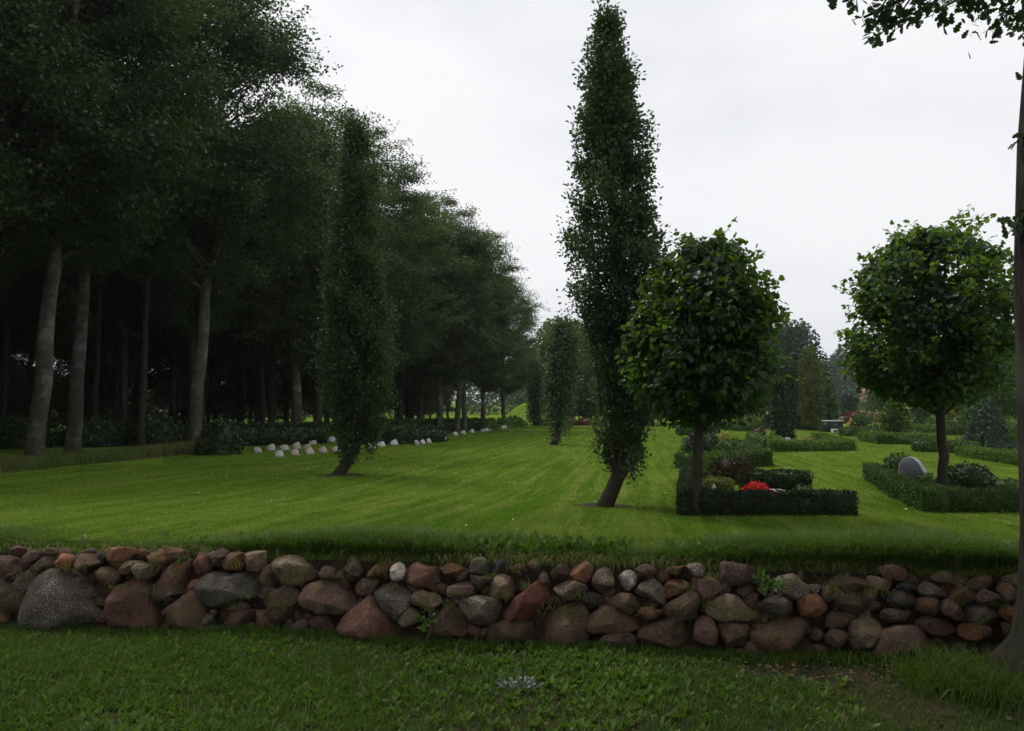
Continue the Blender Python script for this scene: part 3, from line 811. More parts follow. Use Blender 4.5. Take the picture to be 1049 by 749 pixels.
# interior of the wood
r_ = np.random.default_rng(5); pts = [at(px, py)[:2] for px, py, *_ in EDGE]
n_in = 0; tries = 0
while n_in < 62 and tries < 4000:
    tries += 1
    s = r_.uniform(-.05, 1.02); d = r_.uniform(3.0, 24)
    e = np.array([-13.5, 20.0]) * (1 - s) + np.array([-2.2, 66.0]) * s
    nrm = np.array([-46, 11.3]); nrm = nrm / np.linalg.norm(nrm)
    q = e + nrm * d
    if min(np.hypot(*(q - u)) for u in pts) < 2.9 or abs(CX + F * q[0] / q[1] - 158) < 8: continue
    pts.append(q); n_in += 1
    k = int(r_.choice([1, 3, 3, 0])); H = r_.uniform(16, 18.0) - 3.0 * s
    place_beech(k, q[0], q[1], H, r_.uniform(0, 6.28), 'slender dark beech deep inside the wood, behind the edge trees', 'beeches inside the wood', r_.uniform(.6, .85), (r_.normal() * 1.6, r_.normal() * 1.6))

# thick low-crowned trees that close the back of the wood
for i in range(46):
    s = (i + r_.uniform(.1, .9)) / 46 * 1.75 - .22; d = r_.choice([15.0, 20.0, 25.0]) + r_.uniform(-2, 2) - (7 if s > .6 else 0)
    e = np.array([-13.5, 20.0]) * (1 - s) + np.array([-2.2, 66.0]) * s + nrm * d
    px_ = CX + F * e[0] / e[1]
    if abs(px_ - 158) < 16 or abs(px_ - 12) < 14: continue
    place_beech(4, e[0], e[1], r_.uniform(9, 14), r_.uniform(0, 6.28), 'low crowned dark tree closing the back of the wood', 'low crowned trees at the back of the wood')
# unseen trees added behind the viewer to block sky light from the near side
for i, (x, y) in enumerate(((-17, -9), (-11, -11), (-5, -9.5), (1, -11), (7, -9.5), (13, -11), (19, -9))):
    place_beech(1 if i % 2 else 2, x, y, 11.5, i * 1.3, 'tall roadside tree standing behind the viewer', 'added shade trees behind the viewer', 1.15)

for i, (x, y) in enumerate(((-15.5, 16.5), (-17, 12.5), (-15.8, 8.5), (-17.5, 4.5), (-19.5, 14.5), (-20, 9))):
    place_beech((2, 4, 2, 4, 1, 1)[i], x, y, (16, 11, 15, 11, 17, 17)[i], i * 2.1, 'beech of the wood standing outside the left picture edge', 'beeches outside the left picture edge')

# the old oak at the right edge, its boughs over the viewer
def near_oak():
    base = np.array([3.575, 4.75, gv(3.5, 4.7)])
    root = empty('old_oak', base, 'big dark oak at the right picture edge, its bough hanging into the sky', 'tree')
    t = MB()
    zs = np.array([-.15, 0, .12, .3, .6, 1.0, 1.8, 2.6, 3.4, 4.4, 5.6, 7.0, 9.0, 11.0])
    rs = np.array([.74, .66, .56, .49, .44, .42, .40, .385, .375, .36, .33, .26, .16, .06])
    P = np.stack([np.interp(zs, [0, 1.37, 2.27, 2.75, 3.3, 4.4, 7, 11], [.02, 0, -.05, -.044, -.013, .12, .4, .6]), .03 * np.cos(zs), zs], 1)
    V, Fq = tube(P, rs, 40, .07, 3); t.add(V, Fq)
    for a in (2.6, 3.5, 4.4, 5.3):      # root flares
        k = np.linspace(0, 1, 7)
        p = np.stack([np.cos(a) * (.28 + .55 * k), np.sin(a) * (.28 + .55 * k), .36 * (1 - k) ** 1.8 - .06], 1)
        V, Fq = tube(p, .2 - .15 * k, 10, .08, int(a * 9)); t.add(V, Fq)
    cm = MB(); r = np.random.default_rng(77)
    def bough(path, r0):
        path = np.asarray(path, float) - base
        V, Fq = tube(path, np.linspace(r0, r0 * .15, len(path)), 7); t.add(V, Fq)
        return path
    # low bough that hangs into the picture: from the trunk forward and left
    A = at_depth(1075, -60, 6.2); Bp = at_depth(1000, -22, 6.3); C = at_depth(940, -8, 6.4); D = at_depth(885, 18, 6.5)
    bough([base + [.2, 0, 5.2], base + [.2, .8, 5.6], A, Bp, C, D], .075)
    cl = []
    for px, py, s, n in ((1050, -2, .20, 22), (1030, 6, .18, 22), (1010, -12, .2, 20), (1042, 16, .10, 10), (1000, 4, .10, 10), (985, 2, .13, 16), (965, 4, .10, 14), (948, 10, .08, 12), (930, 12, .09, 14), (918, 20, .08, 14), (903, 12, .07, 10), (893, 24, .05, 8), (899, 36, .035, 6), (940, -10, .15, 20), (905, -12, .12, 14), (878, -6, .05, 6), (853, 0, .035, 4), (866, 2, .03, 3), (970, -20, .2, 20), (1045, 30, .06, 7), (1024, 26, .05, 5), (1080, 0, .3, 40), (1047, 140, .02, 3), (1043, 222, .03, 5), (1030, 226, .02, 3)):
        Y = 6.4 if py < 100 else 4.7
        cl.append((at_depth(px, py, Y) - base, s, n))
        if 100 > py > -15 and px < 1046:
            s0 = at_depth(px + 22, min(py, 10) - 22, 6.38) - base; e = at_depth(px, py, Y) - base
            V, Fq = tube(np.linspace(s0, e, 4), np.linspace(.010, .004, 4), 4); t.add(V, Fq)
    for px, py in ((1047, 140), (1034, 226)):
        e = at_depth(px, py, 4.7) - base; s0 = np.array([-.30, 0, e[2] - .12])
        V, Fq = tube(np.linspace(s0, e, 4), np.linspace(.008, .003, 4), 4); t.add(V, Fq)
    # the rest of the crown, above and behind the viewer
    for k in range(26):
        az = k * 2.4; zb = 4.6 + 5 * (k / 26); L = r.uniform(3.5, 6.0) * (1 - .4 * k / 26)
        p = [np.array([0, 0, zb])]
        for q in range(1, 6):
            p.append(np.array([math.cos(az + .1 * q) * L * q / 5, math.sin(az + .1 * q) * L * q / 5, zb + 1.7 * math.sin(q / 5 * 1.6)]))
        pw = np.array(p) + base
        if any((pw[:, 1] > 1) & (pw[:, 2] < EYE + .60 * pw[:, 1] + .5) & (pw[:, 0] < .75 * pw[:, 1] + .6)): continue
        V, Fq = tube(np.array(p), np.linspace(.10, .02, 6), 6); t.add(V, Fq)
        for q in range(46):
            s = r.uniform(.3, 1.08); i0 = min(int(s * 5), 4); f = s * 5 - i0
            c = p[i0] + (p[min(i0 + 1, 5)] - p[i0]) * f + r.normal(size=3) * [.55, .55, .35]
            cl.append((c, .26, 14))
    Ps, Sz = [], []
    for c, s, n in cl:
        g = c + r.normal(size=(n * 2, 3)) * s * np.array([1, 1, .6])
        Ps.append(g)
    LP = np.concatenate(Ps); W = LP + base
    # keep the view clear above the picture's own bough
    dep = W[:, 1]; up = (W[:, 2] - EYE) / np.maximum(dep, .1)
    inpic = (dep > .5) & (np.abs(W[:, 0]) < .68 * dep + .1) & (up < .555)
    keep = np.ones(len(LP), bool); nb = sum(n * 2 for c, s, n in cl[:25]); keep[nb:] = ~inpic[nb:]
    LP = LP[keep]; n = len(LP)
    D_ = r.normal(size=(n, 3)); D_[:, 2] -= .5; D_[:, 0] -= .3
    N_ = r.normal(size=(n, 3)) * .8 + np.array([0, 0, .6])
    add_leaves(cm, LP, D_, N_, .095 * r.uniform(.7, 1.25, n), T_OAK)
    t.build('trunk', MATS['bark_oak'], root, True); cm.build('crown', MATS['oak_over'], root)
near_oak()

# ------------------------------------------------------------------ shrubs, hedges
SH = {'round': lambda t: np.sqrt(np.clip(1 - (2 * t - 1) ** 2, 0, 1)) * .98 + .02,
      'dome': lambda t: np.clip(1 - t ** 2.4, 0, 1) ** .5,
      'column': lambda t: (.72 + .28 * np.clip(t * 1.6, 0, 1)) * np.clip((1 - t) * 7, 0, 1) ** .5,
      'cone': lambda t: np.clip(1 - t, 0, 1) ** .8 * .97 + .03,
      'egg': lambda t: np.clip(np.sin(np.pi * np.clip(t * .82 + .18, 0, 1)), 0, 1) ** .65,
      'thuja': lambda t: np.clip(1 - t ** 3.2, 0, 1) ** .6 * (.85 + .15 * np.clip(t * 4, 0, 1)),
      'spread': lambda t: np.clip(1 - np.abs(2 * t - 1.1), 0, 1) ** .45,
      'tree': lambda t: np.clip(1 - np.abs((t - .5) / .53) ** 2.6, 0, 1) ** .5}
NSEED = [400]
def bush(name, cat, label, px, py, w, h, mat, shape='dome', card=2.6, group=None, dens=1.0, lift=0.0, noise=.14, stem=None, stem_px=3, bark='bark_dark', extra=None, depth=None, upright=False, core=True):
    NSEED[0] += 1; sd = NSEED[0]; r = np.random.default_rng(sd)
    p = at(px, py) if depth is None else at_depth(px, py, depth)
    Y = p[1]; k = Y / F; W, H = w * k, h * k
    N = int(np.clip(7.0 * w * h / card ** 2 * dens, 60, 40000))
    t = r.uniform(0, 1, N * 3); t = t[r.uniform(size=N * 3) < SH[shape](t) + .05][:N]; n = len(t)
    az = r.uniform(0, 6.283, n)
    d = np.stack([np.cos(az), np.sin(az), t * 2 - 1], 1)
    bump = 1 + noise * noise3(d, 3.5, sd) + noise * .6 * noise3(d, 8.0, sd + 1)
    rad = SH[shape](t) * W / 2 * bump * (1 - .32 * r.uniform(size=n) ** 2)
    P = np.stack([np.cos(az) * rad, np.sin(az) * rad, lift * k + H * (.02 + .98 * t) + r.normal(size=n) * H * .012], 1)
    out = np.stack([np.cos(az), np.sin(az), (t - .45) * 1.6], 1)
    D = out * .5 + r.normal(size=(n, 3)) * .6; Nn = out + r.normal(size=(n, 3)) * .6
    if upright: D = r.normal(size=(n, 3)) * .35 + np.array([0, 0, 1.0])
    mb = MB()
    add_leaves(mb, P, D, Nn, card * 1.35 * k * r.uniform(.6, 1.3, n), T_DIA)
    if core:
        ct = np.linspace(.03, .95, 10); cn = 16
        V, Fq = tube(np.stack([0 * ct, 0 * ct, lift * k + H * ct], 1), np.maximum(SH[shape](ct) * W / 2 * .66, .002), cn, .2, sd); mb.add(V, Fq)
    if extra:
        em, frac, ec = extra
        q = r.permutation(n)[:max(8, int(n * frac))]
        add_leaves(mb, P[q] * np.array([1.04, 1.04, 1.03]), D[q] + out[q], out[q] + r.normal(size=(len(q), 3)) * .5, ec * k * r.uniform(.7, 1.2, len(q)), T_DIA, 1)
    mats = [MATS[mat]] + ([MATS[extra[0]]] if extra else [])
    if stem:
        root = empty(name, p, label, cat, group)
        mb.build('foliage', mats, root)
        sm = MB(); hh = (lift + h * .5) * k
        V, Fq = tube(np.array([[0, 0, -.05], [.01, 0, hh * .5], [0, 0, hh]]), np.array([1.2, 1, .7]) * stem_px * k / 2, 8, .05, sd); sm.add(V, Fq)
        sm.build('stem', MATS[bark], root, True)
        return root
    o = mb.build(name, mats); o.location = tuple(p)
    return tag(o, label, cat, group)

def hedge(label, pts, hpx, wid, mat='hedge', card=1.9, group=None, rough=.03, dens=1.0, name='hedge'):
    NSEED[0] += 1; r = np.random.default_rng(NSEED[0])
    P = [at(*p) for p in pts]; o0 = P[0].copy(); Y = min(p[1] for p in P); k = Y / F; H = hpx * k
    mb = MB(); c = card * k
    for a, b in zip(P[:-1], P[1:]):
        d = b - a; d[2] = 0; L = np.hypot(d[0], d[1]); d = d / L; nx = np.array([d[1], -d[0], 0.0])
        L2 = L + wid * .9
        a2 = a - d * wid * .45
        # inner body of twigs
        m = max(4, int(L2 / .25)); s = np.linspace(0, L2, m)
        gz = np.array([float(gl(*(a2 + d * q)[:2])) for q in s])
        ring = np.array([(-.42, -.05), (.42, -.05), (.44, .5), (.36, .9), (-.36, .9), (-.44, .5)])
        V = np.concatenate([[a2 + d * q + nx * u * wid * .92 + np.array([0, 0, gz[i] - a2[2] + v * H]) for u, v in ring] for i, q in enumerate(s)])
        kk = len(ring); i, j = np.meshgrid(np.arange(m - 1), np.arange(kk), indexing='ij'); q0 = (i * kk + j).ravel(); q1 = (i * kk + (j + 1) % kk).ravel()
        mb.add(V - o0, np.stack([q0, q0 + kk, q1 + kk, q1], 1))
        mb.add(V[:kk] - o0, np.array([[0, 1, 2, 3, 4, 5]])); mb.add(V[-kk:] - o0, np.array([[5, 4, 3, 2, 1, 0]]))
        # leaves over sides, top, ends
        area = L2 * H * 2 + L2 * wid + 2 * wid * H
        n = int(np.clip(2.6 * dens * area / (c * c) * 1.0, 100, 45000))
        wts = np.array([L2 * H, L2 * H, L2 * wid, wid * H, wid * H]); f = r.choice(5, n, p=wts / wts.sum())
        u = r.uniform(0, 1, n); v = r.uniform(0, 1, n)
        S = np.where(f < 3, u * L2, np.where(f == 3, 0, L2)); X = np.where(f == 0, .5, np.where(f == 1, -.5, u - .5)); X = np.where(f == 2, v - .5, X); Z = np.where(f == 2, 1.0, v)
        S = np.where(f >= 3, S, S); 
        nrm = np.zeros((n, 3)); nrm[f == 0] = nx; nrm[f == 1] = -nx; nrm[f == 2] = (0, 0, 1); nrm[f == 3] = -d; nrm[f == 4] = d
        Q = a2 + np.outer(S, d) + np.outer(X * wid, nx); Q[:, 2] = gl(Q[:, 0], Q[:, 1]) + Z * H
        Q += nrm * (rough * (noise3(Q, 7, 3) + .7 * noise3(Q, 19, 4)) - np.abs(r.normal(size=n)) * .02)[:, None]
        D = nrm * .5 + r.normal(size=(n, 3)) * .6 + np.array([0, 0, .25]); N = nrm * .9 + r.normal(size=(n, 3)) * .6 
        add_leaves(mb, Q - o0, D, N, c * 1.3 * r.uniform(.6, 1.3, n), T_DIA)
    o = mb.build(name, MATS[mat]); o.location = tuple(o0)
    return tag(o, label, 'hedge', group)

G1 = 'low clipped hedges around the grave plots'
hedge('low dark hedge framing the nearest grave plot, the one with red flowers', [(863, 528), (708, 528), (705, 493)], 25, .26, 'yew', 1.7, G1)
hedge('short low hedge along the back of the red flower plot', [(769, 502), (820, 502)], 18, .30, 'yew', 1.8, G1)
hedge('low hedge round the second plot back on the left, with reddish plants inside', [(701, 480), (782, 478), (762, 463)], 15, .34, 'hedge', 2.0, G1)
hedge('short far hedge in line behind the second plot, beside the dark clipped column', [(699, 446), (706, 446)], 8, .6, 'hedge', 2.0, G1)
hedge('low hedge framing the middle plot with the wide dark column', [(838, 452), (866, 462), (797, 463), (792, 456)], 10, .5, 'hedge_light', 1.9, G1)
hedge('low hedge round the plot of the grey slanted headstone by the right lime', [(893, 489), (958, 525), (1062, 525)], 24, .30, 'hedge', 1.7, G1)
hedge('light green hedge running out of the picture behind the oak trunk', [(992, 468), (1070, 480)], 12, .6, 'hedge_light', 1.9, G1)
hedge('clipped hedge under the right lime crown, left of the spreading dark juniper', [(948, 463), (990, 465)], 12, .6, 'hedge', 1.9, G1)
hedge('long clipped hedge below the egg shaped golden conifer', [(889, 452), (908, 455), (956, 456)], 10, .7, 'hedge_light', 1.9, G1)
hedge('short hedge in front of the orange shrub', [(868, 447), (892, 447)], 8, .7, 'hedge', 1.9, G1)
hedge('far light hedge behind the egg shaped conifer', [(930, 446), (962, 446)], 10, .8, 'hedge_light', 1.9, G1)
hedge('small far hedge just left of the dark green storage box', [(836, 441), (848, 442)], 7, .8, 'hedge', 1.9, G1)
hedge('far low hedge left of the wide dark column, by the yellow shrub', [(750, 441), (768, 442)], 7, .8, 'hedge', 1.9, G1)
hedge('far low hedge between the wide dark column and the narrow oak', [(815, 439), (830, 440)], 7, .8, 'hedge_light', 1.9, G1)
hedge('clipped dark laurel hedge behind the nearest headstones, at the wood edge', [(243, 457), (316, 455)], 21, 1.2, 'laurel', 2.8, None, .07)
hedge('small laurel hedge right of the left oak, behind the headstones', [(407, 455), (440, 453)], 15, 1.2, 'laurel', 2.6, None, .09)
hedge('long straight hedge running along the wood behind the far headstones', [(392, 444), (498, 440)], 11, 1.2, 'hedge', 2.4, None, .05)

# hedge plot contents
bush('clipped_bush', 'bush', 'box shaped clipped bush with pale yellow green top in the red flower plot', 735, 515, 32, 25, 'hedge', 'column', 2.0, extra=('gold', .6, 2.4), noise=.04)
bush('topiary_bush', 'bush', 'dark brownish spreading bush on a short stem behind the red flowers', 750, 510, 44, 26, 'brownleaf', 'round', 2.2, lift=14, stem=True, stem_px=3, extra=('yew', .5, 3.2))
bush('grassy_plant', 'plant', 'bright green arching grassy plant at the back of the red flower plot', 733, 495, 36, 30, 'hedge_light', 'dome', 2.8, upright=True)
bush('clipped_bush', 'bush', 'small round clipped green bush right of the red flowers', 823, 517, 27, 19, 'hedge', 'dome', 2.4, noise=.05)
bush('clipped_bush', 'bush', 'wide rounded dark clipped bush in the second plot back, behind the left lime trunk', 719, 468, 40, 23, 'yew', 'round', 2.4, noise=.05)
bush('low_shrub', 'bush', 'spreading green shrub in the second plot, right of the rounded dark bush', 750, 471, 38, 20, 'hedge', 'dome', 2.4)
bush('low_shrub', 'bush', 'low reddish brown plants at the corner of the second plot', 771, 472, 22, 13, 'pinkish', 'dome', 2.4, extra=('hedge', .5, 2.6))
bush('low_shrub', 'bush', 'small yellow green shrub behind the rounded dark bush of the second plot', 741, 457, 18, 13, 'gold', 'dome', 2.4)
bush('clipped_column', 'bush', 'broad dark clipped yew column behind the left lime trunk', 722, 449, 31, 50, 'yew', 'column', 2.4, noise=.04)
bush('clipped_column', 'bush', 'wide dark clipped yew column widening upward in the middle plot', 803, 454, 27, 90, 'yew', 'column', 2.4, noise=.04)
bush('clipped_bush', 'bush', 'rounded hedge bush with white flowers left of the middle plot', 773, 455, 20, 11, 'hedge_light', 'dome', 2.4, extra=('whiteflower', .02, 2.4))
bush('clipped_bush', 'bush', 'second rounded bush with white flowers, touching the wide dark column', 788, 460, 18, 11, 'hedge', 'dome', 2.4, extra=('whiteflower', .02, 2.4))
bush('low_shrub', 'bush', 'pale brownish pink ground plants filling the middle plot', 824, 459, 40, 8, 'pinkish', 'dome', 2.2, extra=('brownleaf', .6, 2.4))
# plot of the grey headstone
bush('clipped_bush', 'bush', 'round dark green bush behind the grey slanted headstone', 922, 497, 30, 31, 'hedge', 'round', 2.6, noise=.06)
bush('clipped_bush', 'bush', 'wide rounded dark bush right of the right lime trunk', 993, 512, 46, 36, 'yew', 'round', 2.6, noise=.07)
bush('low_shrub', 'bush', 'low light green shrub at the picture edge behind the headstone hedge', 1032, 512, 44, 20, 'hedge', 'dome', 2.6)
bush('low_shrub', 'bush', 'small green shrub between the headstone and the lime trunk', 950, 506, 24, 20, 'hedge', 'dome', 2.6)
# right background plants
bush('juniper', 'bush', 'large sprawling dark juniper right of the right lime trunk', 1012, 463, 52, 54, 'bluegreen', 'cone', 2.8, noise=.3)
bush('golden_conifer', 'bush', 'egg shaped conifer with golden tips above the long clipped hedge', 918, 452, 25, 44, 'thuja', 'egg', 2.4, extra=('gold', .5, 2.4), noise=.08)
bush('yellow_shrub', 'bush', 'bright yellow shrub showing just right of the right lime trunk', 974, 444, 16, 27, 'gold', 'round', 2.4, extra=('yellow', .25, 2.2))
bush('yellow_shrub', 'bush', 'bright yellow topped shrub in front of the far trees, right of the left lime', 757, 436, 11, 15, 'gold', 'round', 2.4, extra=('yellow', .6, 2.0))
bush('orange_shrub', 'bush', 'glowing orange shrub right of the dark green storage box', 873, 441, 7, 11, 'orange', 'egg', 1.8, core=False)
bush('round_bush', 'bush', 'dark round bush right of the orange shrub', 883, 442, 19, 17, 'hedge', 'round', 2.4)
bush('yellow_flowers', 'flowers', 'yellow flower clump between the dark round bush and the egg shaped conifer', 896, 443, 9, 10, 'hedge_light', 'dome', 2.0, extra=('yellow', .5, 2.2))
bush('yellow_flowers', 'flowers', 'yellow flower clump touching the egg shaped conifer', 905, 443, 7, 9, 'hedge_light', 'dome', 2.0, extra=('yellow', .5, 2.2))
bush('red_leaved_shrub', 'bush', 'dark red leaved shrub behind the dark green storage box', 878, 434, 27, 12, 'redleaf', 'dome', 2.2)
bush('low_shrub', 'bush', 'grey green low shrub on the hedge below the egg shaped conifer', 938, 455, 26, 13, 'bluegreen', 'dome', 2.2)
for px, py, w, h, m, lab in ((738, 440, 14, 9, 'hedge', 'low green bush beside the broad dark column, far lawn'), (770, 440, 22, 14, 'tipgold', 'yellowish mounded shrub below the yellow topped shrub'),
                             (786, 439, 16, 14, 'hedge', 'green mounded bush left of the wide dark column, far back'), (760, 437, 12, 9, 'hedge_light', 'pale green bush at the foot of the yellow topped shrub'),
                             (776, 447, 14, 8, 'brownleaf', 'brownish low shrub left of the wide dark column'), (730, 436, 24, 14, 'lightgreen', 'light green bush under the left lime crown, far back'),
                             (945, 436, 26, 20, 'hedge', 'dark bush in the garden behind the egg shaped conifer'), (958, 440, 18, 14, 'hedge_light', 'pale bush left of the right lime trunk, far back'),
                             (900, 433, 18, 12, 'tipgold', 'yellowish bush above the yellow flower clumps'), (985, 446, 30, 20, 'hedge', 'green bush behind the right lime trunk and the juniper'),
                             (1042, 458, 30, 30, 'hedge_light', 'pale green bush beside the oak trunk in the right middle ground'), (892, 430, 12, 8, 'pinkish', 'pinkish flowering bush below the pink house')):
    bush('garden_bush', 'bush', lab, px, py, w, h, m, 'dome', 2.4, group='shrubs of the far graves')
# background trees
def btree(label, px, py, w, h, mat, shape='tree', lift=4, card=2.8, name='garden_tree', group='trees behind the graves', **k):
    return bush(name, 'tree', label, px, py, w, h, mat, shape, card, group, lift=lift, stem=True, stem_px=k.pop('stem_px', 4), **k)
btree('tall blue green tree behind the wide dark column', 808, 439, 72, 104, 'bluegreen', noise=.2)
btree('narrow yellowish upright oak right of the wide dark column', 831, 441, 25, 84, 'tipgold', 'egg', noise=.16)
btree('clipped thuja column left of the dark green storage box', 849, 440, 16, 50, 'thuja', 'thuja', 0, noise=.05, name='thuja_column')
btree('dense round blue green tree behind the red leaved shrub', 868, 431, 22, 31, 'bluegreen', 'round', 2)
btree('dark bushy tree behind the right lime, by the oak trunk', 1022, 446, 70, 108, 'midwood', noise=.2)
btree('dark green tree directly behind the right lime crown', 965, 436, 60, 60, 'midwood', noise=.2)
btree('rounded green tree on the slope right of the pink house', 906, 424, 26, 34, 'midwood', noise=.2, depth=120)
bush('garden_bush', 'bush', 'wide green bush on the slope below the pink house', 888, 421, 30, 12, 'midwood', 'dome', 2.4, group='shrubs of the far graves', depth=105)
btree('light green tree left of the right lime, above the pink house', 905, 432, 30, 36, 'midwood', noise=.2)
btree('dark tree behind the left lime crown, between lime and tall oak', 668, 436, 60, 92, 'midwood', noise=.2)
btree('dark tree behind the left lime trunk', 700, 434, 60, 76, 'midwood', noise=.2)
btree('dark tree right behind the left lime crown', 762, 433, 60, 88, 'midwood', noise=.2)
btree('broad light green tree filling the gap right of the small slim oak', 600, 433, 62, 100, 'midwood', noise=.2)
btree('green tree behind the small slim oak', 572, 433, 46, 100, 'midwood', noise=.2)
btree('green tree rising behind the grass mound', 540, 424, 34, 62, 'midwood', noise=.2, depth=130)
btree('bushy tree hidden behind the tall oak stem', 635, 433, 46, 84, 'midwood', noise=.2)
btree('small pale tree between the wide dark column and the narrow oak', 821, 438, 10, 24, 'lightgreen', 'egg', 1)
# rim of the wood
for px, py, w, h, lab in ((20, 459, 60, 32, 'dark laurel shrub in the wood behind the first two beech trunks'), (100, 457, 70, 29, 'dark laurel shrub between the second beech and the forked beech'),
                          (160, 456, 64, 29, 'dark laurel shrub left of the forked beech'), (-20, 460, 60, 34, 'dark laurel shrub at the left picture edge'),
                          (224, 466, 42, 35, 'rounded dark rhododendron right of the forked beech'), (385, 455, 30, 21, 'rounded laurel shrub right behind the left oak stem'),
                          (520, 438, 30, 10, 'low bright bushes at the far end of the headstone row'), (500, 441, 22, 10, 'low bush under the far edge beeches')):
    bush('laurel_shrub', 'bush', lab, px, py, w, h, 'laurel' if py > 442 else 'hedge_light', 'dome', 2.8, group='shrubs along the edge of the wood', noise=.16)
for k, (px, w, m) in enumerate(((532, 14, 'hedge'), (556, 18, 'hedge'), (585, 16, 'brownleaf'), (598, 14, 'redleaf'), (612, 16, 'hedge'), (640, 20, 'hedge'), (655, 16, 'hedge_light'))):
    bush('border_shrub', 'bush', ['low green border bush before the mound', 'low green border bush left of the small slim oak', 'brownish border bush between slim and tall oak',
         'reddish border bush just left of the tall oak stem', 'dark border bush behind the tall oak stem', 'dark border bush right of the tall oak stem', 'pale green border bush near the lawn end, right of the tall oak'][k], px, 436, w, 7, m, 'dome', 2.2, group='low bushes closing the far end of the lawn')

# dark understorey far inside the wood and the far wood on the hill (single masses)
def mass(name, label, spots, mat, card_m, n_each):
    mb = MB(); r = np.random.default_rng(91)
    for x, y, w, h in spots:
        z = float(gl(x, y)); n = n_each
        t = r.uniform(0, 1, n) ** .9; az = r.uniform(0, 6.283, n)
        d = np.stack([np.cos(az), np.sin(az), t], 1)
        rad = np.sqrt(np.clip(1 - t ** 2.2, 0, 1)) * w / 2 * (1 + .2 * noise3(d, 4, int(x * 7) % 97)) * (1 - .3 * r.uniform(size=n) ** 2)
        P = np.stack([x + np.cos(az) * rad, y + np.sin(az) * rad, z + h * t * (1 + .1 * noise3(d, 3, 5))], 1)
        out = np.stack([np.cos(az), np.sin(az), t], 1)
        add_leaves(mb, P, out + r.normal(size=(n, 3)) * .6, out + r.normal(size=(n, 3)) * .6, card_m * r.uniform(.6, 1.4, n), T_DIA)
    return tag(mb.build(name, MATS[mat]), label, None, None, 'stuff')
sp_ = []
for k in range(120):
    Y = rng.uniform(230, 330); x = rng.uniform(.0, .80) * Y
    sp_.append((x, Y, rng.uniform(9, 15), rng.uniform(9, 14)))
mass('far_wood', 'hazy wooded hill behind the cemetery', sp_, 'farwood', 1.2, 700)
sp_ = []
for k in range(150):
    s = rng.uniform(-.15, 1.15); d = rng.uniform(22, 40)
    e = np.array([-13.5, 20.0]) * (1 - s) + np.array([-2.2, 66.0]) * s + np.array([-46, 11.3]) / 47.4 * d
    sp_.append((e[0], e[1], rng.uniform(3.5, 6.5), rng.uniform(1.6, 3.4)))
mass('undergrowth', 'dark undergrowth deep in the wood', sp_, 'laurel', .22, 700)

sp_ = []
for k in range(110):
    Y = rng.uniform(95, 135); px_ = rng.uniform(-60, 560)
    if (abs(px_ - 158) < 22 or px_ > 370) and rng.uniform() < .75: continue
    sp_.append(((px_ - CX) / F * Y, Y, rng.uniform(6, 11), rng.uniform(3.5, 6.5)))
mass('far_treeline', 'line of far trees seen between the trunks of the wood', sp_, 'farwood', .5, 600)

# ------------------------------------------------------------------ flowers, headstones, small things
def flower_bed():
    p = at(775, 516); k = p[1] / F
    root = empty('flower_bed', p, 'mound of bright red flowers inside the nearest hedged plot', 'flowers')
    r = np.random.default_rng(8); n = 900
    az = r.uniform(0, 6.28, n); q = np.sqrt(r.uniform(size=n)); X = np.cos(az) * q * 17 * k; Y = np.sin(az) * q * .22
    Z = (1 - q ** 2) * 12 * k + r.uniform(0, .03, n) + .10
    P = np.stack([X, Y, Z], 1)
    f = MB(); add_leaves(f, P[:500] - [0, 0, .02], r.normal(size=(500, 3)), r.normal(size=(500, 3)) * .5 + [0, 0, 1], .035 * r.uniform(.7, 1.2, 500), T_OVAL)
    V, Fq = tube(np.stack([np.zeros(5), np.zeros(5), np.linspace(-.02, 16 * k, 5)], 1), np.array([15, 14, 12, 8, 2]) * k, 16, .1); V[:, 1] *= .9; f.add(V, Fq)
    f.build('foliage', MATS['hedge'], root)
    b_ = MB(); add_leaves(b_, P, r.normal(size=(n, 3)), r.normal(size=(n, 3)) * .6 + [0, -.6, .8], .032 * r.uniform(.7, 1.3, n), T_OVAL)
    b_.build('blooms', MATS['redflower'], root)
flower_bed()

# pale gravel bed and white vase in the near plot
p = at(802, 512); k = p[1] / F
V, Fs = box((0, .25, .03), (30 * k, .9, .12), 0, .02); o = mesh('gravel_bed', V, [Fs], MATS['gravel']); o.location = tuple(p); tag(o, 'pale gravel bed between the red flowers and the small round bush', 'gravel bed')
p = at(734, 516); k = p[1] / F
root = empty('grave_vase', p, 'white cone shaped grave vase leaning in the nearest plot, before the box shaped bush', 'vase')
zs = np.array([0, .01, .06, .12, .17, .19]); rs = np.array([.02, .03, .035, .05, .065, .06]) * .95
ax = unit(np.array([[-.75, -.1, .65]]))[0]
V, Fq = tube(zs[:, None] * ax + [.06, 0, .10], rs, 16); mesh('body', V, [Fq], MATS['vase_white'], root, smooth=True)
V, Fq = tube(np.array([.186, .194])[:, None] * ax + [.06, 0, .10], np.array([.068, .066]), 16); mesh('rim', V, [Fq], MATS['white_paint'], root, smooth=True)

def slab(outline, th):
    o = np.asarray(outline, float); n = len(o)
    V = np.concatenate([np.stack([o[:, 0], np.full(n, -th / 2), o[:, 1]], 1), np.stack([o[:, 0] * .96, np.full(n, -th / 2 - .006), o[:, 1] * .985 + .004], 1),
                        np.stack([o[:, 0], np.full(n, th / 2), o[:, 1]], 1)])
    i = np.arange(n); j = (i + 1) % n
    side = np.stack([i, i + 2 * n, j + 2 * n, j], 1); bev = np.stack([i + n, i, j, j + n], 1)
    return V, side, bev, np.array([list(range(n, 2 * n))]), np.array([list(range(2 * n, 3 * n))[::-1]])

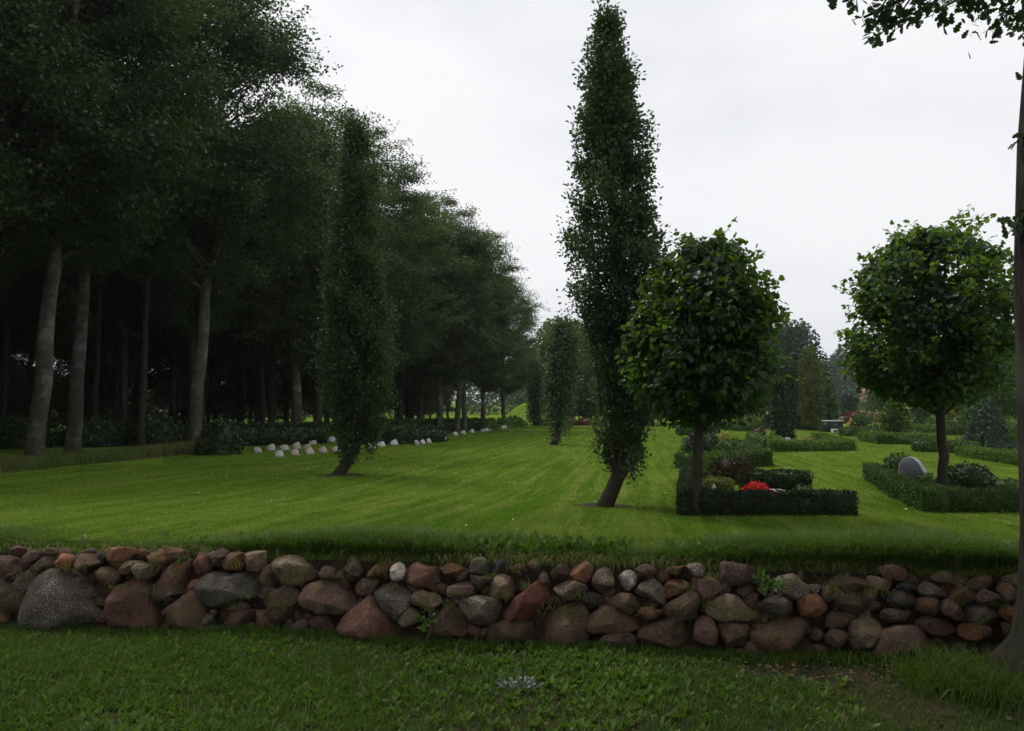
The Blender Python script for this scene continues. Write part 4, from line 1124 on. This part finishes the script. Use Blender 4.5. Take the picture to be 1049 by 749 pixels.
# the slanted grey headstone
def near_headstone():
    p = at(937, 503); k = p[1] / F
    root = empty('headstone', p, 'upright grey slate headstone with a slanted rough top, by the right lime', 'headstone')
    out = [(-13, 0), (13.5, 0), (14, 8), (12, 14), (9, 22), (5, 29), (1, 33), (-4, 34.5), (-9, 32), (-12.5, 27), (-13.5, 14)]
    out = [(x * k, z * k) for x, z in out]
    V, sd, bev, fr, bk = slab(out, .24)
    mb = MB(); mb.add(V, fr, 0); 
    vv = mb
    mb.V[0] = V
    mb.F.setdefault(4, []).append(np.concatenate([sd, bev])); mb.M.setdefault(4, []).append(np.ones(len(sd) + len(bev)))
    mb.F[11].append(bk); mb.M[11].append(np.ones(1))
    o = mb.build('slab', [MATS['slate'], MATS['rough_granite']], root)
    o.rotation_euler = (R(-5), 0, R(-40))
    V, Fs = box((0, 0, .0), (34 * k, .30, .12), R(-40), .015); mesh('plinth', V, [Fs], MATS['plinth'], root)
near_headstone()

HS = [(257.4, 454.7, 9, 'w'), (264.4, 463, 7, 't'), (278.4, 460.8, 8, 'w'), (287, 467.5, 9, 'w'), (293, 460.5, 8, 'p'), (304.7, 459, 9, 'p'), (303, 465.7, 8, 'p'), (316, 460, 7, 't'),
      (318.4, 464.5, 8, 'p'), (332, 463, 8, 'p'), (345, 462, 7, 'p'), (341, 452, 7, 'w'), (328, 450, 6, 'p'), (321, 454.4, 5, 'p'), (381, 458.7, 7, 'w'), (391.6, 457, 7, 'w'), (404.7, 455.3, 7, 'w'),
      (427.6, 454.7, 6, 'g'), (434, 454, 6, 'w'), (440, 453, 6, 'w'), (446, 452, 6, 'w'), (452, 451, 6, 'w'), (456, 450, 5, 'w'), (456, 445.5, 6, 'w'), (467, 445, 5, 'w'), (475, 443.8, 5, 'w'),
      (484, 442.5, 5, 'w'), (494.7, 441.6, 4, 'g'), (498.7, 440.8, 4, 'w'), (502, 440.2, 4, 'w'), (510.6, 439, 4, 'w'), (514.5, 438.3, 4, 'w'), (517.6, 437.8, 4, 'w'), (442, 446, 4, 'g')]
HS.sort()
ORD = ['first', 'second', 'third', 'fourth', 'fifth', 'sixth', 'seventh', 'eighth', 'ninth', 'tenth', 'eleventh', 'twelfth', 'thirteenth', 'fourteenth', 'fifteenth', 'sixteenth', 'seventeenth', 'eighteenth', 'nineteenth', 'twentieth']
left_n = right_n = 0
for i, (px, py, h, c) in enumerate(HS):
    p = at(px, py + 1.2); k = p[1] / F; H = h * k * .82; W = 7.5 * k if px < 420 else 4.4 * k
    colw = {'w': 'whitish', 'p': 'pinkish', 't': 'tan', 'g': 'grey'}[c]
    if px < 360: left_n += 1; lab = f'small {colw} tilted headstone, {ORD[left_n - 1]} from the left in the cluster before the laurel hedge'
    else: right_n += 1; lab = f'small {colw} headstone in the row along the wood, {ORD[right_n - 1]} right of the left oak'
    root = empty('small_headstone', p, lab, 'headstone', 'small headstones along the wood')
    rr = np.random.default_rng(600 + i); ph = rr.uniform(0, 6)
    th = np.linspace(0, np.pi, 9)
    asym = rr.uniform(-.25, .25)
    out = [(-W / 2, 0), (W / 2, 0)] + [(math.cos(t) * W / 2 * (1 - .08 * math.sin(t)), H * (.78 + .22 * math.sin(t) ** .6 + asym * .5 * math.cos(t))) for t in th]
    V, sd, bev, fr, bk = slab(out, .11)
    mb = MB(); mb.V = [V]; mb.n = len(V)
    mb.F = {4: [sd, bev], len(out): [fr, bk]}; mb.M = {4: [np.zeros(len(sd)), np.zeros(len(bev))], len(out): [np.zeros(1), np.zeros(1)]}
    o = mb.build('slab', MATS[{'w': 'slab_white', 'p': 'slab_pink', 't': 'slab_tan', 'g': 'slab_grey'}[c]], root)
    o.rotation_euler = (R(rr.uniform(-40, -18)), R(rr.uniform(-26, -10)), R(rr.uniform(10, 40)))
    V, Fs = box((0, .05, .0), (W * 1.15, .22, .08), 0, .01); o = mesh('plinth', V, [Fs], MATS['plinth'], root); o.rotation_euler = (0, 0, R(20))
for px, py, h, w, m, lab in ((563, 434, 5, 5, 'slab_white', 'tiny white headstone at the far end of the lawn beside the small slim oak'), (807, 455, 7, 5, 'slab_grey', 'narrow grey headstone at the foot of the wide dark column'),
                             (702, 436, 5, 4, 'slab_white', 'tiny pale headstone at the lawn end left of the left lime trunk')):
    p = at(px, py); k = p[1] / F; W, H = w * k, h * k
    th = np.linspace(0, np.pi, 9); out = [(-W / 2, 0), (W / 2, 0)] + [(math.cos(t) * W / 2, H * (.7 + .3 * math.sin(t))) for t in th]
    V, sd, bev, fr, bk = slab(out, .15); mb = MB(); mb.V = [V]; mb.n = len(V)
    mb.F = {4: [sd, bev], len(out): [fr, bk]}; mb.M = {4: [np.zeros(len(sd)), np.zeros(len(bev))], len(out): [np.zeros(1), np.zeros(1)]}
    o = mb.build('headstone', MATS[m]); o.location = tuple(p); tag(o, lab, 'headstone')

# dark green storage box with pale lid, and the white trestle before it
p = at(856, 443); k = p[1] / F
root = empty('storage_box', p, 'dark green storage box with a pale lid on the far lawn', 'storage box')
V, Fs = box((0, .5, 5.4 * k), (16.5 * k, 1.0, 10.8 * k), R(-4), .03); mesh('body', V, [Fs], MATS['bin_green'], root)
V, Fs = box((0, .48, 11.6 * k), (17.4 * k, 1.1, 1.5 * k), R(-4), .03); mesh('lid', V, [Fs], MATS['lid_pale'], root)
V, Fs = box((0, -.05, 8.3 * k), (1.4 * k, .05, 1.0 * k), R(-4), .01); mesh('handle', V, [Fs], MATS['lid_pale'], root)
p = at(855.5, 444.6)
root = empty('white_stool', p, 'small white stool standing before the dark green storage box', 'stool')
V, Fs = box((0, 0, 4.2 * k), (6.5 * k, .3, 1.2 * k), 0, .01); mesh('seat', V, [Fs], MATS['white_paint'], root)
for s in (-1, 1):
    V, Fs = box((s * 2.4 * k, 0, 1.8 * k), (1.3 * k, .25, 3.6 * k), 0, .01); mesh('leg', V, [Fs], MATS['white_paint'], root)

# houses far off
def house(label, px, py, Y, w, h, wallm, rz, gable=.45):
    p = at_depth(px, py, Y); root = empty('house', p, label, 'house'); k = Y / F; W, H, D = w * k, h * k, w * k * .8
    root.rotation_euler = (0, 0, rz)
    V, Fs = box((0, 0, H / 2 - 1), (W, D, H + 2), 0, .02); mesh('wall', V, [Fs], MATS[wallm], root)
    g = W * gable; e = .4
    V = np.array([[-W / 2 - e, -D / 2 - e, H - .1], [W / 2 + e, -D / 2 - e, H - .1], [W / 2 + e, D / 2 + e, H - .1], [-W / 2 - e, D / 2 + e, H - .1], [-W / 2 - e, 0, H + g], [W / 2 + e, 0, H + g]])
    ro = mesh('roof', V, [np.array([[0, 1, 5, 4], [2, 3, 4, 5], [0, 3, 2, 1]]), np.array([[0, 4, 3], [1, 2, 5]])], MATS['roof_red'], root)
    V, Fs = box((W * .2, 0, H + g), (.6, .6, 1.4), 0, .03); mesh('chimney', V, [Fs], MATS['brick_pink'], ro)
    for s in (-.28, 0.0, .28):
        V, Fs = box((s * W, -D / 2, H * .5), (W * .13, .1, H * .32), 0, .01); f = mesh('window', V, [Fs], MATS['white_paint'], root)
        V, Fs = box((s * W, -D / 2 - .04, H * .5), (W * .10, .06, H * .26), 0, .005); mesh('pane', V, [Fs], MATS['glass_dark'], f)
house('pink walled house with red roof on the far hill', 890, 412, 190, 12, 8, 'brick_pink', R(15))
house('white house with red roof seen between the trees left of the mound', 538, 413, 170, 12, 7, 'wall_white', R(-12))
p = at(862, 434); k = p[1] / F
V, Fs = box((0, 0, 3 * k), (16 * k, .35, 6 * k), R(6), .02); mb = MB(); mb.add(V, Fs)
V, Fs = box((0, 0, 6.4 * k), (16.8 * k, .5, 1.1 * k), R(6), .02); mb.add(V, Fs, 1)
o = mb.build('low_wall', [MATS['tan_wall'], MATS['lid_pale']]); o.location = tuple(p); tag(o, 'low tan garden wall behind the dark green storage box', 'wall')
# wooden stake leaning against the lime
a, b2 = at(960, 524), at(985, 529)
p = at(985, 527); V, Fq = tube(np.array([[0, 0, 0], [-.14, .02, .2], [-.16, .03, .24]]), np.array([.012, .012, .010]), 6)

# ------------------------------------------------------------------ grass and weeds (stuff)
def blades(P, H, wid, bend, r, tip=0.1):
    """tapered bent blades: 5 verts, one quad + one tri"""
    n = len(P); az = r.uniform(0, 6.283, n); sd = np.stack([np.cos(az), np.sin(az), 0 * az], 1)
    b = r.normal(size=(n, 3)) * bend; b[:, 2] = 0
    H = H[:, None]; wid = wid[:, None]; up = np.array([0, 0, 1.0])
    m = P + up * H * .55 + b * H * .35; t = P + up * H * (1 - .25 * np.linalg.norm(b, axis=1)[:, None].clip(0, 1.4)) + b * H * 1.0
    V = np.stack([P - sd * wid / 2, P + sd * wid / 2, m + sd * wid * .4, m - sd * wid * .4, t], 1).reshape(-1, 3)
    o = (np.arange(n) * 5)[:, None]
    return V, o + np.array([[0, 1, 2, 3]]), o + np.array([[3, 2, 4]])

def add_blades(mb, P, H, wid, bend, r, m=0):
    V, q, t = blades(P, H, wid, bend, r); base = mb.n
    mb.V.append(V); mb.n += len(V)
    mb.F.setdefault(4, []).append(q + base); mb.M.setdefault(4, []).append(np.full(len(q), m))
    mb.F.setdefault(3, []).append(t + base); mb.M.setdefault(3, []).append(np.full(len(t), m))

def P2(x, y, z): return np.stack([x, y, z], 1)

def verge_plants():
    r = np.random.default_rng(21)
    mb = MB()
    n = 150000
    x = r.uniform(-4.6, 4.4, n); y = 3.4 + (wall_y(x) + .06 - 3.4) * r.uniform(0, 1, n) ** .8
    P = P2(x, y, gv(x, y))
    g = noise3(P * [1, 1, 0], 1.6, 3); g2 = noise3(P * [1, 1, 0], 5.0, 8)
    bare = (np.exp(-(((x - 1.95) / .62) ** 2 + ((y - wall_y(x) + .28) / .2) ** 2)) * 1.5 + np.exp(-(((x + 2.35) / .3) ** 2 + ((y - 4.55) / .09) ** 2)) + np.exp(-(((x + .1) / .9) ** 2 + ((y - wall_y(x) + .12) / .12) ** 2)) * 1.0
            + np.exp(-(((x - .35) / .4) ** 2 + ((y - 4.2) / .1) ** 2)))
    keep = (r.uniform(size=n) < np.maximum(.5, .58 + .35 * g + .2 * g2)) & (r.uniform(size=n) > bare)
    P = P[keep]; g = g[keep]; m = len(P)
    H = r.uniform(.035, .085, m) * (1 + .35 * g)
    add_blades(mb, P, H, r.uniform(.0035, .007, m), .55, r)
    # longer tufts by the oak foot and along the stones
    n = 5500
    c = np.array([[3.05, 5.0], [2.8, 5.1], [3.2, 4.8], [3.3, 5.05], [2.95, 4.75], [2.75, 4.9], [3.1, 4.6]])[r.integers(0, 7, n)]
    x, y = c[:, 0] + r.normal(size=n) * .13, c[:, 1] + r.normal(size=n) * .09
    add_blades(mb, P2(x, y, gv(x, y)), r.uniform(.10, .26, n), r.uniform(.004, .008, n), .6, r)
    n = 9000; x = r.uniform(-4.5, 4.2, n); y = wall_y(x) - np.abs(r.normal(size=n)) * .06 + .01
    k = r.uniform(size=n) < .55 + .5 * noise3(P2(x, y, 0 * x), 3.0, 2); x, y = x[k], y[k]; n = len(x)
    add_blades(mb, P2(x, y, gv(x, y)), r.uniform(.05, .13, n), r.uniform(.004, .007, n), .6, r)
    tag(mb.build('verge_grass', MATS['grass']), 'rough short grass of the verge below the wall', None, None, 'stuff')
    # broad-leaved weeds: rosettes
    mb = MB(); n = 7000
    x = r.uniform(-4.6, 4.2, n); y = 3.5 + (wall_y(x) - .02 - 3.5) * r.uniform(0, 1, n) ** .75
    Pc = P2(x, y, gv(x, y))
    w = .52 + .55 * noise3(Pc * [1, 1, 0], 1.1, 14) + .3 * np.exp(-((x + 1.6) / 1.4) ** 2) - .8 * sstep(.2, 1.4, x)
    bare = np.exp(-(((x - 2.1) / .9) ** 2 + ((y - wall_y(x) + .22) / .2) ** 2))
    k = (r.uniform(size=n) < w) & (r.uniform(size=n) > bare * 1.3); Pc = Pc[k]; n = len(Pc)
    per = 6; idx = np.repeat(np.arange(n), per); m = n * per
    az = r.uniform(0, 6.283, m); tilt = r.uniform(.4, 2.2, m)
    D = np.stack([np.cos(az), np.sin(az), tilt], 1); N = np.stack([-np.cos(az) * tilt, -np.sin(az) * tilt, np.ones(m)], 1) + r.normal(size=(m, 3)) * .25
    s = r.uniform(.032, .075, n)[idx] * r.uniform(.6, 1.2, m)
    add_leaves(mb, Pc[idx] + r.normal(size=(m, 3)) * [.014, .014, .004], D, N, s, T_WEED)
    tag(mb.build('verge_weeds', MATS['weed']), 'broad leaved weeds spread through the verge grass', None, None, 'stuff')
    # dead leaves and bits
    mb = MB(); n = 520
    x = r.uniform(-4.3, 3.9, n); y = 3.6 + (wall_y(x) - .1 - 3.6) * r.uniform(0, 1, n)
    q = r.uniform(size=n) < .55; x[q] = 1.95 + r.normal(size=q.sum()) * .55; y[q] = wall_y(x[q]) - .16 - np.abs(r.normal(size=q.sum())) * .17
    add_leaves(mb, P2(x, y, gv(x, y) + r.uniform(.005, .05, n)), r.normal(size=(n, 3)) * [1, 1, .3], r.normal(size=(n, 3)) * .5 + [0, 0, 1], r.uniform(.014, .042, n), T_OVAL)
    tag(mb.build('fallen_leaves', MATS['deadleaf']), 'brown fallen leaves scattered on the verge and bare soil', None, None, 'stuff')
    # lichen-grey silver plant
    p = hit(533, 708, gv, 2.0); mb = MB(); n = 150
    az = r.uniform(0, 6.28, n); rr = r.uniform(0, .13, n)
    D = np.stack([np.cos(az), np.sin(az), r.uniform(.1, .9, n)], 1)
    add_leaves(mb, P2(np.cos(az) * rr, np.sin(az) * rr * .8, .01 + r.uniform(0, .04, n)), D, r.normal(size=(n, 3)) * .8 + [0, 0, .7], r.uniform(.012, .042, n), T_OAK)
    o = mb.build('silver_plant', MATS['silver']); o.location = tuple(p); tag(o, 'small silvery grey leaved plant in the verge grass', 'plant')
verge_plants()

def wall_plants():
    r = np.random.default_rng(31)
    for (px, py, s, n, lab, m, T) in ((783, 600, .085, 150, 'leafy dark green plant growing out of the wall stones', 'weed', T_OAK), (438, 640, .07, 60, 'small weed clump at the wall foot right of the red triangular stone', 'weed', T_OVAL),
                                (193, 576, .045, 60, 'small green weed between the top stones, above the tall red slab', 'weed', T_OVAL)):
        p = on_wall(px, py) + WN * .06; s = s * .72; n = int(n * 1.5)
        root = empty('wall_plant', p, lab, 'plant'); mb = MB(); sm = MB()
        nb = 9; az = r.uniform(0, 6.283, nb)
        tips = np.stack([np.cos(az) * s * 1.5, -.5 * s - np.abs(np.sin(az)) * s * .8, r.uniform(-.7, 1.5, nb) * s], 1)
        for q in range(nb):
            V, Fq = tube(np.stack([tips[q] * k for k in (0, .4, .75, 1)]) + np.array([[0, 0, 0], [0, 0, .25 * s], [0, 0, .2 * s], [0, 0, 0]]), [.004, .003, .002, .001], 4); sm.add(V, Fq)
        i = r.integers(0, nb, n); f = r.uniform(.2, 1.05, n)[:, None]
        P = tips[i] * f + r.normal(size=(n, 3)) * s * .18 + np.array([0, 0, .2 * s])
        D = tips[i] / s * .5 + r.normal(size=(n, 3)) * .7; add_leaves(mb, P, D, r.normal(size=(n, 3)) * .5 + [0, -.5, .8], s * .6 * r.uniform(.6, 1.2, n), T)
        mb.build('foliage', MATS['hedge_light'], root); sm.build('stem', MATS['leaf_stem'] if 'leaf_stem' in MATS else MATS['bark_dark'], root, True)
    # fringe of long grass on the lip of the lawn
    mb = MB(); n = 75000
    x = r.uniform(-5.2, 4.6, n); q = np.abs(r.normal(size=n)) * .29
    y = wall_y(x) + .30 + q
    P = P2(x, y, gl(x, y) - .04)
    g = noise3(P * [1, 1, 0], 2.2, 31) + .5 * noise3(P * [1, 1, 0], 6, 32)
    right = sstep(-1.0, 1.2, x)
    k = r.uniform(size=n) < .75 + .3 * g; P = P[k]; q = q[k]; g = g[k]; right = right[k]; n = len(P)
    H = r.uniform(.06, .17, n) * np.clip(1 + .75 * g, .3, 2.6) * np.exp(-q * .9) * (.85 + .5 * right) + .02
    add_blades(mb, P, np.clip(H, .03, .4), r.uniform(.004, .008, n), .75, r)
    # blades that hang over the stones
    n = 9000; x = r.uniform(-5, 4.3, n); y = wall_y(x) + .27 + r.uniform(-.02, .06, n); P = P2(x, y, gl(x, y) - .09)
    k = r.uniform(size=n) < .45 + .5 * noise3(P * [1, 1, 0], 3, 35); P = P[k]; n = len(P)
    V, qf, tf = blades(P, r.uniform(.08, .2, n), r.uniform(.003, .006, n), .5, r)
    Vb = V.reshape(-1, 5, 3); fw = r.uniform(.02, .14, n); Vb[:, 4, 1] -= fw; Vb[:, 4, 2] -= fw * .9; Vb[:, 2:4, 1] -= fw[:, None] * .4
    base = mb.n; mb.V.append(Vb.reshape(-1, 3)); mb.n += n * 5
    mat = (r.uniform(size=n) < .45).astype(int)
    mb.F[4].append(qf + base); mb.M[4].append(mat); mb.F[3].append(tf + base); mb.M[3].append(mat)
    n = 1500; c = np.stack([on_wall(a, b + (a - 500) * .025) + WN * .03 for a, b in zip(r.uniform(0, 1040, 60), r.uniform(582, 632, 60))])
    P = c[r.integers(0, 60, n)] + r.normal(size=(n, 3)) * [.03, .015, .012]; V, qf, tf = blades(P, r.uniform(.04, .11, n), r.uniform(.002, .0045, n), .6, r)
    Vb = V.reshape(-1, 5, 3); Vb[:, 4, 1] -= r.uniform(.03, .08, n); Vb[:, 4, 2] -= r.uniform(.0, .06, n); Vb[:, 2:4, 1] -= .02
    base = mb.n; mb.V.append(Vb.reshape(-1, 3)); mb.n += n * 5; mat = (r.uniform(size=n) < .4).astype(int)
    mb.F[4].append(qf + base); mb.M[4].append(mat); mb.F[3].append(tf + base); mb.M[3].append(mat)
    tag(mb.build('lip_grass', [MATS['longgrass'], MATS['straw']]), 'long uncut grass fringe hanging along the top of the wall', None, None, 'stuff')
    mb = MB(); n = 420
    x = np.concatenate([r.uniform(-.9, .9, 180), r.uniform(1.2, 4.0, 200), r.uniform(-4.5, 4, 40)]); y = wall_y(x) + .34 + np.abs(r.normal(size=n)) * .16
    per = 5; idx = np.repeat(np.arange(n), per); m = n * per; az = r.uniform(0, 6.28, m)
    D = np.stack([np.cos(az), np.sin(az), r.uniform(.6, 2.2, m)], 1)
    add_leaves(mb, P2(x, y, gl(x, y) + .02)[idx] + r.normal(size=(m, 3)) * [.02, .02, .02], D, r.normal(size=(m, 3)) * .6 + [0, -.3, .8], r.uniform(.03, .075, m), T_OVAL)
    tag(mb.build('lip_weeds', MATS['weed']), 'dandelion and dock leaves in the grass fringe on the wall', None, None, 'stuff')
wall_plants()

def lawn_blades():
    r = np.random.default_rng(41); mb = MB(); n = 420000
    d = 6.0 + 13 * r.uniform(0, 1, n) ** 1.35
    x = r.uniform(-.72, .72, n) * d; y = d + .2
    k = y > wall_y(x) + .4; x, y = x[k], y[k]; n = len(x)
    P = P2(x, y, gl(x, y) - .004)
    H = r.uniform(.018, .045, n); w = .0045 + .0007 * y
    az = r.uniform(0, 6.28, n); sd = np.stack([np.cos(az), np.sin(az), 0 * az], 1); b = r.normal(size=(n, 3)) * 1.3; b[:, 2] = .8
    V = np.stack([P - sd * w[:, None] / 2, P + sd * w[:, None] / 2, P + b * H[:, None]], 1).reshape(-1, 3)
    mb.add(V, np.arange(n * 3).reshape(-1, 3))
    n = 330000
    d = 18.5 + 44 * r.uniform(0, 1, n) ** 1.25; x = r.uniform(-.45, .72, n) * d; P = P2(x, d, gl(x, d) - .004)
    H = r.uniform(.03, .055, n); w = .0011 * d
    az = r.normal(size=n) * .6; sd = np.stack([np.cos(az), np.sin(az), 0 * az], 1); b = r.normal(size=(n, 3)) * 1.3; b[:, 2] = .8
    mb.add(np.stack([P - sd * w[:, None] / 2, P + sd * w[:, None] / 2, P + b * H[:, None]], 1).reshape(-1, 3), np.arange(n * 3).reshape(-1, 3))
    tag(mb.build('lawn_grass', MATS['lawn_blade']), 'short mown grass blades of the near lawn', None, None, 'stuff')
    # unmown strip under the edge beeches
    mb = MB(); n = 26000
    s = r.uniform(0, 1, n)
    A, B = at(-60, 492), at(246, 461); u = (B - A)[:2]; L = np.hypot(*u); nn = np.array([-u[1], u[0]]) / L
    q = r.uniform(0, 1, n) ** .7 * 3.6 * (1 - .55 * s); xy = A[:2] + np.outer(s, u) + np.outer(q, nn)
    x, y = xy.T; P = P2(x, y, gl(x, y)); g = noise3(P * [1, 1, 0], .9, 3)
    m = (r.uniform(size=n) < .25 + .3 * g + .25 * (q > 1.0)).astype(int)
    V, qf, tf = blades(P, r.uniform(.12, .42, n) * (1 + .3 * g), r.uniform(.012, .022, n), .45, r)
    mb.V.append(V); mb.n = len(V); mb.F = {4: [qf], 3: [tf]}; mb.M = {4: [m], 3: [m]}
    tag(mb.build('long_grass', [MATS['longgrass'], MATS['straw']]), 'long brownish grass strip under the edge beeches', None, None, 'stuff')
    # pale leaf specks on the lawn
    mb = MB(); n = 150
    d = r.uniform(7, 26, n); x = r.uniform(-.5, .66, n) * d
    add_leaves(mb, P2(x, d, gl(x, d) + .03), r.normal(size=(n, 3)) * [1, 1, .2], r.normal(size=(n, 3)) * .4 + [0, 0, 1], r.uniform(.02, .05, n), T_OVAL)
    tag(mb.build('leaf_litter', MATS['paleleaf']), 'pale fallen leaves dotted over the lawn', None, None, 'stuff')
    # bare soil rings at the oak feet
    for px, py, w in ((617, 519, .36), (349, 487, .5)):
        p = at(px, py); th = np.linspace(0, 6.283, 28, endpoint=False); rr = r.uniform(.8, 1.15, 28)
        V = [(0, 0, .03)] + [(math.cos(t) * w * q, math.sin(t) * w * .8 * q, .012) for t, q in zip(th, rr)]
        o = mesh('bare_soil', V, [np.array([[0, i + 1, (i + 1) % 28 + 1] for i in range(28)])], MATS['soil'], smooth=True); o.location = tuple(p)
        tag(o, 'ring of bare soil around an oak foot', kind='structure')
lawn_blades()

# ------------------------------------------------------------------ air
t = NT('haze'); pv = t.n('ShaderNodeVolumePrincipled'); pv.inputs['Color'].default_value = (.86, .92, 1, 1); pv.inputs['Density'].default_value = .0003; pv.inputs['Anisotropy'].default_value = .3
t.l(pv.outputs[0], t.out.inputs['Volume'])
Hx = 1400; V = np.array([(x, y, z) for x in (-Hx, Hx) for y in (-60, 1300) for z in (-1.5, 75)], float)
hz = mesh('haze', V, [np.array([[0, 1, 3, 2], [4, 6, 7, 5], [0, 4, 5, 1], [2, 3, 7, 6], [0, 2, 6, 4], [1, 5, 7, 3]])], t.m)
tag(hz, 'thin pale haze in the air over the cemetery', None, None, 'stuff'); hz.display_type = 'WIRE'

# ------------------------------------------------------------------ light, sky, camera
SUN_EL, SUN_AZ = R(59), R(-45)         # azimuth from +Y towards +X
w = bpy.data.worlds.new('World'); scene.world = w; w.use_nodes = True
nt = w.node_tree; nt.nodes.clear()
out = nt.nodes.new('ShaderNodeOutputWorld'); bg = nt.nodes.new('ShaderNodeBackground'); bg.inputs['Strength'].default_value = .1
sky = nt.nodes.new('ShaderNodeTexSky'); sky.sky_type = 'NISHITA'; sky.sun_disc = False; sky.sun_elevation = SUN_EL; sky.sun_rotation = SUN_AZ
sky.dust_density = 4; sky.air_density = 1
hs = nt.nodes.new('ShaderNodeHueSaturation'); hs.inputs['Saturation'].default_value = .2; nt.links.new(sky.outputs[0], hs.inputs['Color'])
tc = nt.nodes.new('ShaderNodeTexCoord'); mp = nt.nodes.new('ShaderNodeMapping'); mp.inputs['Scale'].default_value = (1, 1, 2.2); nt.links.new(tc.outputs['Generated'], mp.inputs['Vector'])
nz = nt.nodes.new('ShaderNodeTexNoise'); nz.inputs['Scale'].default_value = 1.7; nz.inputs['Detail'].default_value = 5; nz.inputs['Roughness'].default_value = .5; nt.links.new(mp.outputs[0], nz.inputs['Vector'])
rp = nt.nodes.new('ShaderNodeValToRGB'); rp.color_ramp.elements[0].position = .36; rp.color_ramp.elements[0].color = (6.6, 6.85, 7.5, 1); rp.color_ramp.elements[1].position = .62; rp.color_ramp.elements[1].color = (8.8, 8.85, 9.0, 1)
nt.links.new(nz.outputs['Fac'], rp.inputs['Fac'])
mx = nt.nodes.new('ShaderNodeMix'); mx.data_type = 'RGBA'; mx.inputs[0].default_value = .88
nt.links.new(hs.outputs[0], mx.inputs[6]); nt.links.new(rp.outputs[0], mx.inputs[7]); nt.links.new(mx.outputs[2], bg.inputs['Color']); nt.links.new(bg.outputs[0], out.inputs['Surface'])
sl = bpy.data.lights.new('sun', 'SUN'); sl.energy = 1.5; sl.angle = R(14); sl.color = (1, .96, .9)
so = bpy.data.objects.new('sun', sl); link(so)
dv = Vector((math.sin(SUN_AZ) * math.cos(SUN_EL), math.cos(SUN_AZ) * math.cos(SUN_EL), math.sin(SUN_EL)))
so.rotation_euler = dv.to_track_quat('Z', 'Y').to_euler(); so.location = (0, 0, 40)

cam = bpy.data.cameras.new('camera'); cam.sensor_fit = 'HORIZONTAL'; cam.sensor_width = 36; cam.lens = 36 * F / 1049; cam.clip_end = 3000; cam.clip_start = .05
co = bpy.data.objects.new('camera', cam); link(co); co.location = (0, 0, EYE); co.rotation_euler = (R(90) + PITCH, 0, 0); scene.camera = co
vs = scene.view_settings; vs.view_transform = 'Standard'; vs.look = 'None'; vs.exposure = .2; vs.gamma = 1; vs.use_curve_mapping = False
scene.cycles.max_bounces = 6; scene.cycles.transparent_max_bounces = 4; scene.cycles.diffuse_bounces = 3; scene.cycles.glossy_bounces = 2; scene.cycles.transmission_bounces = 3
scene.cycles.use_denoising = True; scene.cycles.sample_clamp_indirect = 4
